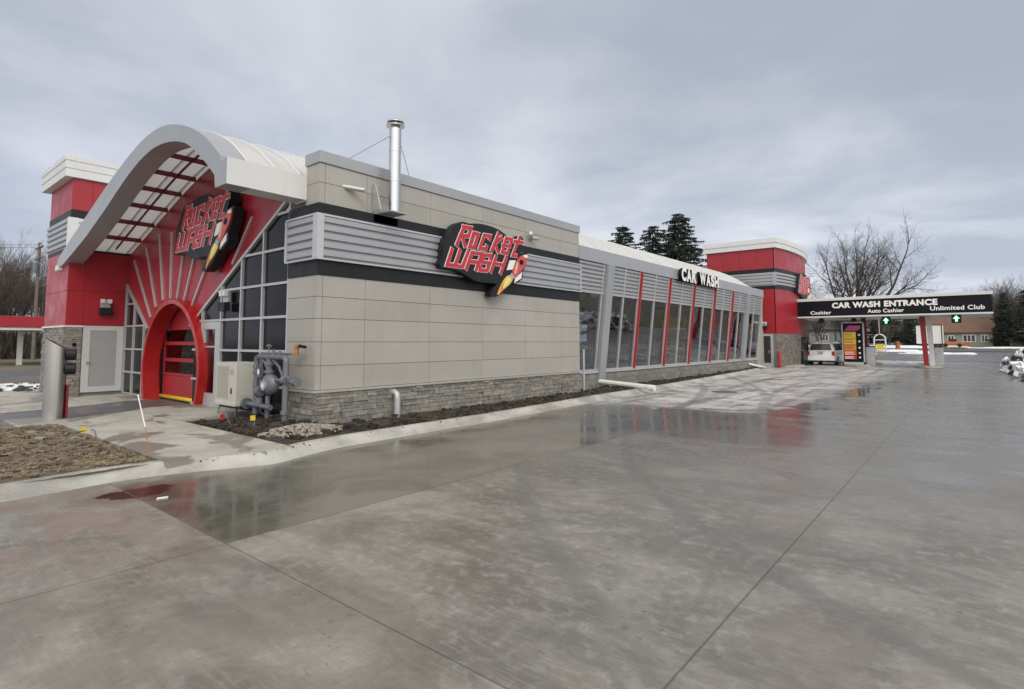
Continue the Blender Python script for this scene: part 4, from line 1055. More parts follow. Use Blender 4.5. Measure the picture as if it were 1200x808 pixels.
rocket_sign(lambda u, v, d: (-9.86 + d, 9.1 + u, 2.9 + v), 'black sign with slanted red letters and a flying rocket on the beige side wall', 1.0, 'rocket signs', (-9.8, 10.8, 2.9), 0.20)
rocket_sign(lambda u, v, d: (-16.72 + u, 6.02 - d, 3.48 + v), 'shaded black rocket sign on the red sunburst wall under the arched canopy', 1.06, 'rocket signs', (-15, 5.9, 3.48), 0.24)
rocket_sign(lambda u, v, d: (-9.66 + d + 0.0 * u, 43.4 + u, 4.45 + v), 'rocket sign seen edge on, on the bowed face of the far red tower', 1.25, 'rocket signs', (-9.6, 45, 4.45), 0.25)

def text_mesh(s, size, extrude, bold=0.0, shear=0.0, spacing=1.0, width=1.0):
    cu = bpy.data.curves.new('lettering', 'FONT'); cu.body = s; cu.size = size; cu.extrude = extrude; cu.offset = bold; cu.shear = shear
    cu.space_character = spacing; cu.resolution_u = 4
    o = bpy.data.objects.new('tmp', cu); col.objects.link(o); dg = bpy.context.evaluated_depsgraph_get(); dg.update()
    me = bpy.data.meshes.new_from_object(o.evaluated_get(dg)); bpy.data.objects.remove(o); bpy.data.curves.remove(cu)
    return me
def place_text(s, u0, u1, z0, z1, fn, ext, name, mats, parent, bold=0.03, shear=0.0, spacing=1.05):
    me = text_mesh(s, 1.0, 0.05, bold, shear, spacing)
    xs = [v.co.x for v in me.vertices]; ys_ = [v.co.y for v in me.vertices]
    ax, bx, ay, by = min(xs), max(xs), min(ys_), max(ys_)
    for v in me.vertices:
        u = u0 + (v.co.x - ax) / (bx - ax) * (u1 - u0); z = z0 + (v.co.y - ay) / (by - ay) * (z1 - z0); d = (v.co.z + 0.05) / 0.1 * ext
        v.co = fn(u, z, d)
    for m in mats: me.materials.append(m)
    fr = (Vector(fn(0, 0, 1)) - Vector(fn(0, 0, 0))).normalized()
    me.update()
    if len(mats) > 1:
        for p in me.polygons: p.material_index = 0 if p.normal.dot(fr) > 0.7 else 1
    o = bpy.data.objects.new(name, me); col.objects.link(o)
    if parent is not None:
        o.parent = parent
        if parent.type == 'EMPTY': o.matrix_parent_inverse = Matrix.Translation(parent.location).inverted()
    return o
# white channel letters over the eave, one mesh per letter
CW = thing('lettering_sign', 'white raised CAR WASH letters with black sides on the silver eave', 'sign', (-9.8, 26, 4.4))
u = 23.45; wds = {'C': .56, 'A': .60, 'R': .54, 'W': .82, 'S': .54, 'H': .56}
for ch in 'CAR WASH':
    if ch == ' ': u += 0.42; continue
    wd = wds[ch]
    place_text(ch, u, u + wd * 0.93, 4.38, 4.97, lambda a, b, c: (-9.86 + c, a, b), 0.16, 'letter', [signwhite, black], CW, bold=0.055); u += wd * 1.0
MB().box(-9.885, -9.862, 23.35, u + 0.02, 4.38, 4.46).build('raceway', black, CW)

# ================================================================ pay station canopy
CZ0, CZ1, CY = 3.50, 4.56, 44.0
CN = thing('entrance_canopy', 'flat black canopy reading CAR WASH ENTRANCE spanning the pay lanes', 'canopy', (-4.5, 46.5, 0))
MB().box(-10.0, 1.0, CY, 50.0, CZ0, CZ1).build('fascia', black, CN)
MB().box(-10.06, 1.06, CY - 0.08, 50.08, CZ1 + 0.003, CZ1 + 0.20).build('roof_trim', white_m, CN, bevel=0.01)
MB().box(-10.03, 1.03, CY - 0.04, 50.04, CZ0 - 0.10, CZ0 - 0.003).build('soffit', white_m, CN)
F = lambda a, b, c: (a, CY - 0.002 - c, b)
place_text('CAR WASH ENTRANCE', -7.44, -1.60, 4.02, 4.42, F, 0.03, 'headline_lettering', [signwhite], CN, bold=0.052, spacing=1.1)
place_text('Cashier', -8.80, -7.50, 3.62, 3.87, F, 0.02, 'lane_lettering', [signwhite], CN, bold=0.025)
place_text('Auto Cashier', -5.36, -3.35, 3.64, 3.90, F, 0.02, 'lane_lettering', [signwhite], CN, bold=0.025)
place_text('Unlimited Club', -1.99, 0.66, 3.68, 3.96, F, 0.02, 'lane_lettering', [signwhite], CN, bold=0.025)
for (x, m) in ((-2.52, redframe), (-2.18, white_m), (-6.55, maroon), (-5.95, maroon)):
    y = 46.4 if x > -4 else 46.9
    MB().hexa([(x - .13 + 0.07, y - .12, 0.15), (x + .13 + 0.07, y - .12, 0.15), (x + .13 + 0.07, y + .16, 0.15), (x - .13 + 0.07, y + .16, 0.15)],
              [(x - .15 - 0.04, y - .12, CZ0 - 0.1), (x + .15 - 0.04, y - .12, CZ0 - 0.1), (x + .15 - 0.04, y + .16, CZ0 - 0.1), (x - .15 - 0.04, y + .16, CZ0 - 0.1)]).build('column', m, CN)
for x0, x1, lab in ((-3.05, -1.55, 'concrete pay island under the red and white column'), (-7.2, -5.3, 'concrete pay island under the menu board')):
    o = MB().pz(cr([(x0, 45.6), (x0 + 0.3, 45.1), ((x0 + x1) / 2, 44.95), (x1 - 0.3, 45.1), (x1, 45.6)], 3) + [(x1, 50.5), (x0, 50.5)], 0, 0.15).build('pay_island', kerbm, bevel=0.02)
    tag(o, lab, 'island')
def arrow(cx, cz, y):
    A = thing('lane_light', '', 'signal', (cx, y, cz))
    MB().box(cx - .24, cx + .24, y - .08, y + .08, cz - .26, cz + .26).build('light_box', black, A)
    MB().tube([(cx, y, cz + .26), (cx, y, CZ0 - .1)], 0.03, 8).build('hanger', black, A) if cz + .27 < CZ0 - .1 else None
    ar = [(-.05, -.18), (.05, -.18), (.05, 0), (.15, 0), (0, .19), (-.15, 0), (-.05, 0)]
    MB().py([(cx + a * 1.2, cz + b * 1.05) for a, b in ar], y - .083, y - .092).build('green_halo', greenlit, A)
    MB().py([(cx + a * .65, cz + b * .75) for a, b in ar], y - .094, y - .102).build('lit_arrow', greenwht, A)
    return A
arrow(-4.35, 3.10, CY + 0.1)['label'] = 'lit green arrow hanging below the Auto Cashier lettering'
arrow(-0.72, 3.14, CY + 0.1)['label'] = 'lit green arrow hanging below the Unlimited Club lettering'
tag(MB().tube([(-9.2 + 1.0, CY + .5, CZ0 - .32)] * 1 + [(-8.2, CY + .35, CZ0 - .32)], 0.2, 12).build('fan_housing', charcoal), 'dark round housing hung under the canopy at the cashier lane', 'camera')
# menu board
MBd = thing('menu_board', 'tall black wash menu board with yellow, orange and red price panels', 'menu board', (-6.45, 45.4, 0.15))
y = 45.3
MB().box(-7.06, -5.86, y, y + 0.32, 0.30, 3.02).build('cabinet', black, MBd)
MB().box(-7.12, -7.06, y - .03, y + .35, .15, 3.06).box(-5.86, -5.80, y - .03, y + .35, .15, 3.06).box(-7.12, -5.80, y - .03, y + .35, 3.02, 3.08).box(-7.12, -5.80, y - .03, y + .35, .15, .30).build('frame', silver2, MBd)
place_text('WASH', -6.95, -6.05, 2.50, 2.86, lambda a, b, c: (a, y - 0.002 - c, b), 0.01, 'heading', [mat('menu_magenta', (0.45, 0.06, 0.22), .4)], MBd, bold=0.05, shear=0.35) if False else \
    MB().py([(-6.98, 2.48), (-6.18, 2.48), (-5.98, 2.66), (-6.0, 2.84), (-6.7, 2.84)], y - .01, y - .002).build('heading_panel', mat('menu_magenta', (0.38, 0.06, 0.22), .4), MBd)
for a, b, m in ((1.98, 2.40, signyel), (1.52, 1.95, mat('menu_amber', (0.72, 0.42, 0.05), .4)), (1.10, 1.49, signor), (0.78, 1.07, mat('menu_redorange', (0.6, 0.12, 0.03), .4)), (0.50, 0.75, signred)):
    MB().box(-7.02, -6.28, y - .012, y - .002, a, b).build('price_panel', m, MBd)
    mbl = MB()
    for k in range(3): 
        zz_ = b - 0.07 - k * (b - a) * 0.26
        mbl.box(-6.98, -6.42 - 0.1 * (k % 2), y - .018, y - .014, zz_ - 0.018, zz_ + 0.012)
    mbl.build('menu_line', maroon if a > 1 else signwhite, MBd)
    MB().tube([(-6.08, y - 0.002, (a + b) / 2), (-6.08, y - .014, (a + b) / 2)], 0.065, 12).build('price_dot', signwhite, MBd)
# pay kiosks on the islands
def kiosk(x, y_, lab):
    K = thing('pay_kiosk', lab, 'kiosk', (x, y_, 0.15))
    MB().box(x - .26, x + .26, y_ - .3, y_ + .3, .15, 1.35).build('cabinet', galv2, K, bevel=0.02)
    MB().box(x - .29, x + .29, y_ - .33, y_ + .33, 1.353, 1.42).build('hood', charcoal, K, bevel=0.01)
    MB().box(x - .268, x - .262, y_ - .18, y_ + .18, .95, 1.25).build('screen', carglass, K)
    return K
kiosk(-5.55, 46.2, 'grey pay kiosk beside the menu board'); kiosk(-1.80, 47.0, 'grey pay kiosk behind the white column')
# clearance arch beyond the lanes
CA = thing('clearance_arch', 'white arched frame with a yellow panel standing beyond the lanes', 'frame', (-9.0, 83.4, hgt(83)))
ap = [(-9.6, 83.4, hgt(83)), (-9.6, 83.4, 2.0)] + [(-9.0 - 0.6 * math.cos(math.pi * k / 10), 83.4, 2.0 + 0.65 * math.sin(math.pi * k / 10)) for k in range(1, 10)] + [(-8.4, 83.4, 2.0), (-8.4, 83.4, hgt(83))]
MB().tube(ap, 0.09, 8).tube([(-9.6, 83.4, 1.95), (-8.4, 83.4, 1.95)], 0.06, 8).build('arch_frame', white_m, CA)
MB().box(-9.4, -8.6, 83.36, 83.44, .75, 1.45).build('yellow_panel', signyel, CA)
MB().tube([(-9.0, 83.4, 2.65), (-9.0, 83.4, 6.0)], 0.05, 6).build('mast', galv2, CA)
# red bollard at the far tower and snow melt lumps
tag(MB().lathe([(0.10, 0), (0.10, 1.05), (0.07, 1.13), (0.0, 1.16)], (-9.85, 40.2 - 0.6, 0), 14).build('bollard', redframe, smooth=True, auto=50), 'red round bollard at the corner of the far tower', 'bollard')
tag(MB().pz([(-10.0, 41.0), (-9.2, 41.0), (-9.1, 43.0), (-9.6, 43.2)], 0, .12).build('kerb_block', kerbm), 'pale concrete kerb block beside the far tower', 'kerb block')

# ================================================================ vehicles
def minivan(name, label, paint, loc, rz=0.0, L=4.9, W=1.90, H=1.75):
    V = thing(name, label, 'minivan', loc, None, rz)
    hw = W / 2
    # stations: y, belt z, roof z, belt half width, roof half width, bottom z
    ST = [(0.00, .98, 1.02, .80, .60, .42), (0.05, 1.00, 1.05, .88, .62, .34), (0.18, 1.04, 1.60, .93, .66, .27), (0.34, 1.04, H - .03, .95, .70, .25), (1.2, 1.03, H, .95, .72, .24), (2.3, 1.02, H, .95, .72, .24), (3.1, 1.00, H - .06, .95, .70, .24), (3.75, .99, 1.30, .94, .72, .24), (4.05, .97, 1.06, .92, .72, .25), (4.5, .88, .93, .88, .62, .28), (4.85, .70, .74, .74, .5, .36)]
    mb = MB(); vs = []; k = None
    for (y, zb, zr, wb, wr, z0) in ST:
        ringp = [(wb * .93, z0), (wb * .99, z0 + .12), (wb * 1.0, (z0 + zb) / 2 + .05), (wb * .985, zb - .04), (wb * .955, zb), (wr + (wb * .955 - wr) * .08, zr - .10 if zr - zb > .3 else zb + (zr - zb) * .5), (wr - .06, zr - .02), (wr * .5, zr + .012)]
        row = [(x, y, z) for x, z in ringp] + [(0, y, zr + .02)] + [(-x, y, z) for x, z in ringp[::-1]]
        k = len(row); vs += row
    m = len(ST)
    fs = [(i * k + j, i * k + (j + 1) % k, (i + 1) * k + (j + 1) % k, (i + 1) * k + j) for i in range(m - 1) for j in range(k)]
    fs += [tuple(range(k)), tuple((m - 1) * k + j for j in range(k))]
    mb.add(vs, fs); body = mb.build('body', paint, V, smooth=True, auto=38, world=False)
    # rear glass lies on the tailgate slope
    def quad(nm, pts, m_, par=V): 
        q = MB(); nn = (Vector(pts[1]) - Vector(pts[0])).cross(Vector(pts[2]) - Vector(pts[1])).normalized() * 0.012
        q.add([Vector(p) + nn for p in pts] + [Vector(p) - nn for p in pts], [tuple(range(len(pts))), tuple(range(len(pts), 2 * len(pts)))[::-1]] + [(i, (i + 1) % len(pts), (i + 1) % len(pts) + len(pts), i + len(pts)) for i in range(len(pts))])
        return q.build(nm, m_, par, world=False)
    quad('rear_window', [(-.72, .055, 1.10), (.72, .055, 1.10), (.60, .175, 1.56), (-.60, .175, 1.56)], carglass)
    for s_ in (-1, 1):
        for a, b in ((.42, 1.35), (1.45, 2.35), (2.45, 3.25)):
            e = .22 if b > 3 else 0
            quad('side_window', [(s_ * .918, a, 1.09), (s_ * .918, b + e, 1.09), (s_ * .765, b, 1.58 - (.06 if e else 0)), (s_ * .765, a + .05, 1.58)], carglass)
        MB().box(s_ * .90, s_ * .72, -.03, .14, .72, 1.02).build('tail_light', redlens, V, bevel=.02, world=False)
        MB().box(s_ * .86, s_ * .62, 4.6, 4.86, .60, .76).build('headlight', signwhite, V, bevel=.03, world=False)
        MB().box(s_ * 1.12, s_ * .93, 3.35, 3.50, 1.05, 1.20).build('side_mirror', paint, V, bevel=.03, world=False)
        for y in (.95, 3.95):
            tw = MB().tube([(s_ * .74, y, .33), (s_ * .96, y, .33)], .33, 24).build('wheel', rubber, V, smooth=True, auto=40, world=False)
            MB().tube([(s_ * .95, y, .33), (s_ * .972, y, .33)], .20, 14).build('rim', galv2, tw, world=False)
    quad('windshield', [(-.70, 4.02, 1.08), (.70, 4.02, 1.08), (.62, 3.25, 1.62), (-.62, 3.25, 1.62)], carglass)
    MB().box(-.92, .92, -.10, .12, .34, .62).build('bumper', paint, V, bevel=.05, world=False)
    MB().box(-.9, .9, -.02, .3, .22, .34).build('bumper_valance', rubber, V, bevel=.02, world=False)
    MB().box(-.17, .17, -.025, .02, .82, .95).build('licence_plate', galv2, V, world=False)
    MB().box(-.30, .30, -.022, .02, .98, 1.02).build('tailgate_trim', silver2, V, world=False)
    MB().box(-.14, .14, .17, .21, 1.60, 1.63).build('brake_light', redlens, V, world=False)
    return V
minivan('minivan', 'white minivan waiting at the cashier lane, seen from behind', carwhite, (-8.62, 45.9, 0), R(-1))
minivan('minivan', 'dark grey minivan stopped ahead of the white one', cargrey, (-8.05, 52.6, 0), R(-9), H=1.9)
minivan('minivan', 'white vehicle added inside the wash tunnel in place of a reflection in the glass', carwhite, (-12.0, 31.2, 0.05), R(-2))  # added behind the panes, stands in for a white vehicle reflected in them

# ================================================================ things on and around the building
# metal flue
FL = thing('flue_pipe', 'shiny double wall metal flue pipe rising above the beige parapet', 'flue', (-9.62, 7.62, 4.45))
c = (-9.62, 7.62, 0)
MB().lathe([(.128, 4.52), (.128, 5.2), (.134, 5.2), (.134, 5.24), (.128, 5.24), (.128, 5.86), (.134, 5.86), (.134, 5.90), (.128, 5.90), (.128, 6.38)], c, 28).build('pipe', chrome, FL, smooth=True, auto=30)
MB().lathe([(.10, 6.38), (.10, 6.44), (.20, 6.44), (.20, 6.46), (.10, 6.47), (.10, 6.50), (.19, 6.52), (.19, 6.54), (.13, 6.58), (0.05, 6.60)], c, 28).build('cap', steel, FL, smooth=True, auto=30)
MB().box(-9.92, -9.45, 7.40, 7.84, 4.49, 4.515).box(-9.93, -9.91, 7.3, 7.95, 4.3, 4.72).build('bracket', galv2, FL)
MB().py([(-9.90, 4.52), (-9.62, 4.52), (-9.84, 5.12), (-9.90, 5.12)], 7.26, 7.29).build('bracket_gusset', galv2, FL)
for p in ((-10.2, 6.7, 5.54), (-10.2, 8.55, 5.54)):
    MB().tube([(-9.62, 7.62 + (0.1 if p[1] > 8 else -0.1), 6.22), p], 0.006, 6).build('guy_wire', galv, FL)
# angled pipe vent, wall light, camera
vp = MB().tube([(-9.97, 6.55, 4.93), (-9.66, 6.88, 4.86)], 0.052, 16); tag(vp.build('vent_pipe', galv2, smooth=True, auto=40), 'short grey vent pipe poking from the upper beige wall', 'pipe')
LC = thing('flood_light', 'small white twin lamp fixture above the black sign', 'light', (-9.9, 12.85, 4.8))
MB().box(-9.93, -9.86, 12.8, 12.95, 4.70, 4.86).build('wall_plate', galv2, LC)
MB().tube([(-9.86, 12.86, 4.80), (-9.70, 12.62, 4.84)], 0.05, 14).build('lamp', white_m, LC); MB().tube([(-9.86, 12.9, 4.74), (-9.70, 12.98, 4.72)], 0.05, 14).build('lamp', galv2, LC)
def wall_light(x, y, z, nx_, ny_, lab):
    W_ = thing('wall_light', lab, 'light', (x, y, z), 'twin head wall lights')
    f = lambda a, b, c: (x + nx_ * b - ny_ * a, y + ny_ * b + nx_ * a, z + c)
    def bx(a0, a1, b0, b1, c0, c1, m, nm):
        q = MB(); lo = [f(a0, b0, c0), f(a1, b0, c0), f(a1, b1, c0), f(a0, b1, c0)]; hi = [f(a0, b0, c1), f(a1, b0, c1), f(a1, b1, c1), f(a0, b1, c1)]
        return q.hexa(lo, hi).build(nm, m, W_, bevel=.006)
    bx(-.13, .13, 0, .07, -.02, .24, galv2, 'junction_box'); bx(-.17, .17, .02, .17, -.24, -.03, charcoal, 'lamp_hood')
    for s_ in (-1, 1): bx(s_ * .04, s_ * .15, .07, .16, .12, .25, white_m, 'lamp_head')
    return W_
wall_light(-21.59, 5.5, 2.82, 1, 0, 'wall light above the grey steel door of the front tower')
wall_light(-13.92, 6.03, 2.68, 0, -1, 'wall light at the edge of the dark glazing beside the sunburst')
wall_light(-10.80, 39.96, 2.80, 0, -1, 'wall light above the far tower door')
# downspout stub, conduit, white drain pipes
tag(MB().tube([(-9.95, 7.86, .60), (-9.83, 7.88, .60), (-9.78, 7.89, .56), (-9.77, 7.90, .46), (-9.77, 7.90, .0)], 0.072, 16).build('downspout', galv2, smooth=True, auto=40), 'grey downspout elbow coming out of the low stone wall', 'pipe')
tag(MB().tube([(-9.87, 15.66, 0), (-9.87, 15.66, 1.46)], 0.035, 10).build('conduit', galv2), 'thin upright grey conduit where the beige wall ends', 'pipe')
tag(MB().tube([(-10.30, 17.35, .30), (-9.3, 17.4, .24), (-8.15, 17.25, .19)], 0.085, 18).tube([(-8.35, 17.24, .195), (-8.13, 17.22, .185)], 0.10, 18).build('drain_pipe', pvc, smooth=True, auto=40), 'long white plastic drain pipe lying across the soil to the kerb', 'pipe')
tag(MB().tube([(-10.3, 34.6, .40), (-10.1, 36.0, .22), (-10.0, 36.9, .12)], 0.06, 12).build('drain_pipe', pvc, smooth=True), 'short white drain pipe at the far end of the glazed wall', 'pipe')
# heater cabinet on legs
HC = thing('heat_pump', 'cream wall heater cabinet on thin legs before the dark glazing', 'heater', (-12.5, 5.6, 0.1))
MB().box(-12.98, -12.02, 5.42, 5.96, .36, 1.26).build('cabinet', cream, HC, bevel=.015)
MB().box(-12.99, -12.01, 5.41, 5.97, .34, .42).build('base_rail', cream, HC, bevel=.01)
lg = MB()
for k in range(24): lg.box(-12.90, -12.36, 5.405, 5.418, .50 + k * .029, .515 + k * .029)
lg.build('grille', cream_d, HC)
MB().box(-12.30, -12.12, 5.408, 5.419, 1.02, 1.12).build('label_plate', galv2, HC); MB().box(-12.22, -12.18, 5.405, 5.419, .6, .72).build('latch', charcoal, HC)
for x in (-12.9, -12.1):
    for y in (5.5, 5.9): MB().tube([(x, y, .34), (x - .04, y - .03, .10)], .014, 6).build('leg', galv, HC)
MB().tube([(-12.02, 5.8, .5), (-11.8, 5.8, .35), (-11.6, 5.7, .25), (-11.4, 5.75, .2)], .016, 8).build('hose', galv, HC)
# gas meter set
GM = thing('gas_meter', 'grey painted gas meter and pipework standing at the beige corner', 'gas meter', (-10.9, 5.6, 0.1))
y = 5.62
def gp(nm, pts, r, n=14, m=galv): return MB().tube(pts, r, n).build(nm, m, GM, smooth=True, auto=40)
def bend(a, b, c, r=0.1, k=5):
    a, b, c = Vector(a), Vector(b), Vector(c); d0 = (b - a).normalized(); d1 = (c - b).normalized(); P = [b - d0 * r]
    for i in range(1, k):
        u_ = i / k; P.append((b - d0 * r) * (1 - u_) ** 2 + b * 2 * u_ * (1 - u_) + (b + d1 * r) * u_ ** 2)
    return P + [b + d1 * r]
LX, RX = -11.52, -10.34
gp('pipe_loop', [(LX, y, .22)] + bend((LX, y, .5), (LX, y, 1.40), (-11, y, 1.40)) + bend((-11, y, 1.40), (RX, y, 1.40), (RX, y, .5)) + [(RX, y, .0)], .058)
gp('upper_rail', [(LX - .02, y + .1, 1.46), (RX + .02, y + .1, 1.46)], .022, 8)
gp('riser', [(-11.0, y, 1.38), (-11.0, y, 1.02)], .062); gp('riser', [(-11.02, y, .62), (-11.02, y, .02)], .05)
gp('thin_riser', [(-11.32, y - .02, 1.36), (-11.32, y - .02, .45)], .02, 8); gp('brace_pipe', [(-10.85, y, 1.34), (-10.62, y, 1.22), (-10.45, y, 1.02)], .026, 8)
gp('brace_pipe', [(-11.25, y, 1.36), (-11.08, y, 1.16)], .026, 8)
gp('lower_pipe', [(-11.78, y - .06, .42), (-10.78, y - .06, .40)], .052); gp('end_flange', [(-11.84, y - .06, .42), (-11.76, y - .06, .42)], .115)
for z, x, r in ((1.24, -11.0, .095), (1.08, -11.0, .10), (1.18, LX, .085), (1.05, LX, .09), (.98, RX, .08), (.30, RX, .085), (.34, RX, .085), (.98, -10.2, .06)):
    gp('flange', [(x, y, z), (x, y, z + .035)], r, 12)
MB().lathe([(0.02, -.12), (.14, -.11), (.23, -.06), (.25, 0), (.23, .06), (.14, .11), (.02, .12)], (0, 0, 0), 22).build('meter_body', galv, GM, smooth=True, world=False)
mbo = bpy.data.objects[[o.name for o in kids(GM) if o.name.startswith('meter_body')][0]]; mbo.scale = (.86, .86, 1); mbo.location = (0.0, 0.0, 0.75); mbo.rotation_euler = (math.pi / 2, 0, 0.2)
gp('meter_neck', [(-11.0, y, 1.04), (-11.0, y, .95)], .08); gp('regulator', [(-11.28, y - .08, .70), (-11.14, y - .08, .70)], .10, 16); gp('regulator', [(-11.22, y - .08, .58), (-11.22, y - .08, .42)], .085, 14)
gp('meter_face', [(-10.93, y - .16, .84), (-10.93, y - .12, .84)], .10, 16, galv2)
gp('valve_body', [(-10.42, y - .01, .95), (-10.26, y - .01, .95)], .085); gp('side_outlet', [(-10.68, y - .01, .95), (-10.0, y - .01, .94)], .034); gp('outlet_cap', [(-10.02, y - .01, .94), (-9.88, y - .01, .94)], .085)
gp('handwheel', [(-11.04, y + .0, 1.50), (-11.04, y, 1.66)], .016, 8); gp('handwheel', [(-11.10, y, 1.62), (-10.98, y, 1.62)], .03, 8); gp('relief_valve', [(-10.85, y, 1.45), (-10.85, y, 1.55)], .035, 8); gp('relief_valve', [(-10.6, y, 1.45), (-10.6, y, 1.52)], .03, 8)
MB().box(-11.38, -11.27, y - .06, y + .02, .98, 1.18).build('gauge_box', galv, GM)
gp('cross_pipe', [(-11.62, y, .86), (-11.52, y, .86)], .03, 8); gp('orange_elbow', [(RX + .02, y + .2, 1.42)] + bend((RX + .02, y + .2, 1.42), (RX + .02, y + .2, 1.62), (RX + .14, y + .2, 1.62), .06) + [(RX + .12, y + .2, 1.62)], .045, 12, brass)
gp('black_nipple', [(RX + .12, y + .2, 1.62), (RX + .34, y + .2, 1.60)], .03, 10, black)
for z, x in ((1.24, -11.0), (1.08, -11.0), (1.18, LX), (.98, RX), (.32, RX)):
    mbb = MB()
    for k in range(8):
        a = k * math.pi / 4; mbb.tube([(x + .075 * math.cos(a), y + .075 * math.sin(a), z - .015), (x + .075 * math.cos(a), y + .075 * math.sin(a), z + .05)], .009, 6)
    mbb.build('bolt_ring', galv2, GM)
MB().box(-11.36, -11.29, y - .065, y - .061, 1.04, 1.14).build('gauge_label', signwhite, GM); MB().box(-10.97, -10.89, y - .167, y - .163, .80, .88).build('dial_plate', signwhite, GM)
MB().box(-12.019, -12.012, 5.5, 5.9, .55, .56).build('panel_seam', cream_d, HC)
# exit signal bollard
BL = thing('signal_bollard', 'stainless steel exit bollard with slanted top and dark signal hoods', 'bollard', (-14.66, 2.95, 0.1))
bx_, by_, r_ = -14.72, 2.95, .185; mb = MB(); nseg = 28; vs = []
for k in range(nseg): a = 2 * math.pi * k / nseg; vs.append((bx_ + r_ * math.cos(a), by_ + r_ * math.sin(a), .10))
for k in range(nseg): 
    a = 2 * math.pi * k / nseg; dx, dy = math.cos(a), math.sin(a); vs.append((bx_ + r_ * dx, by_ + r_ * dy, 1.66 - .12 * (dx * .35 + dy * .94)))
mb.add(vs, [(k, (k + 1) % nseg, nseg + (k + 1) % nseg, nseg + k) for k in range(nseg)] + [tuple(range(nseg))[::-1], tuple(range(nseg, 2 * nseg))])
mb.build('post', steel, BL, smooth=True, auto=40)
MB().lathe([(.23, 0), (.23, .03), (.20, .03)], (bx_, by_, .10), 28).build('base_flange', steel, BL)
for z in (1.44, 1.14):
    MB().tube([(bx_ + .05, by_ + .16, z), (bx_ + .10, by_ + .31, z)], [.125, .12], 20).build('signal_hood', charcoal, BL, smooth=True, auto=40)
MB().box(bx_ + .02, bx_ + .13, by_ + .175, by_ + .215, .12, .80).build('reflective_strip', maroon, BL)
tag(MB().box(-15.15, -13.55, 2.25, 3.05, 0.0, .135).build('concrete_pad', walkm, bevel=0.015), 'square concrete pad under the steel bollard', 'pad')
# marker whisker, flags
def flag(base, top, m, lab, size=.07):
    Fg = thing('marker_flag', lab, 'flag', base)
    MB().tube([base, top], .0035, 5).build('wire', galv2, Fg)
    t_ = Vector(top); MB().add([t_, t_ + Vector((-size * .8, -size * .5, -.01)), t_ + Vector((-size * .9, -size * .4, -size)), t_ + Vector((0, 0, -size * .8))], [(0, 1, 2, 3)]) 
    q = MB(); q.add([t_, t_ + Vector((-size * .8, -size * .5, -.01)), t_ + Vector((-size * .9, -size * .4, -size)), t_ + Vector((.01, 0, -size * .8))], [(0, 1, 2, 3)]); q.build('pennant', m, Fg); return Fg
flag((-10.6, 4.75, .12), (-11.15, 4.85, .32), redframe, 'small red marker flag leaning in the dark soil', .11)
flag((-10.0, 4.85, .12), (-10.45, 5.1, .33), yellow, 'small yellow marker flag leaning in the dark soil', .11)
flag((-11.0, 2.62, .12), (-11.45, 2.75, .30), yellow, 'yellow marker flag at the edge of the dead turf', .12)
W_ = thing('marker_stake', 'tall thin marker stake with orange lower and white upper half', 'stake', (-8.86, 2.86, .1))
MB().tube([(-8.86, 2.86, .1), (-9.08, 2.86, .5)], .006, 6).build('orange_section', orange, W_); MB().tube([(-9.08, 2.86, .5), (-9.44, 2.86, 0.93)], .007, 6).build('white_section', signwhite, W_)
for i, (x, y_, rz) in enumerate(((-12.1, 2.4, .4), (-11.3, 2.55, .9), (-12.6, 2.25, 2.0), (-11.7, 2.2, 1.4))):
    q = MB(); q.pz([(x + .13 * math.cos(a + rz) * (1 + .3 * math.sin(3 * a)), y_ + .07 * math.sin(a + rz) * (1 + .2 * math.cos(5 * a))) for a in [k * .7 for k in range(9)]], .11, .165)
    tag(q.build('concrete_fragment', mortar2, bevel=.01), ['flat grey concrete scrap nearest the steel bollard pad', 'grey concrete scrap beside the yellow flag', 'grey concrete scrap half buried by the pad corner', 'grey concrete scrap lying lowest in the dead turf'][i], 'debris', 'concrete scraps on the dead turf')
for a, b, lab in (((-9.7, 2.0, .16), (-10.9, 2.6, .30), 'thin brown root arching over the dead turf'), ((-10.2, 2.6, .15), (-11.2, 2.75, .26), 'short pale root at the sidewalk edge')):
    m_ = [a[i] * .5 + b[i] * .5 + (.10 if i == 2 else 0) for i in range(3)]
    tag(MB().tube(cr([a, tuple(m_), b], 5), .010, 6).build('root', wood), lab, 'root')
tag(MB().pz([(-6.93, 2.33), (-6.87, 2.30), (-6.84, 2.40), (-6.90, 2.43)], .004, .010).build('litter', signwhite), 'scrap of white litter by the rusty puddle', 'litter')
# drain casting and a standing flag in the far lane
tag(MB().lathe([(.42, 0.0), (.42, .006), (.36, .008)], (-6.6, 19.4, 0), 24).build('manhole_cover', asph), 'dark round manhole cover in the pale concrete', 'manhole cover')

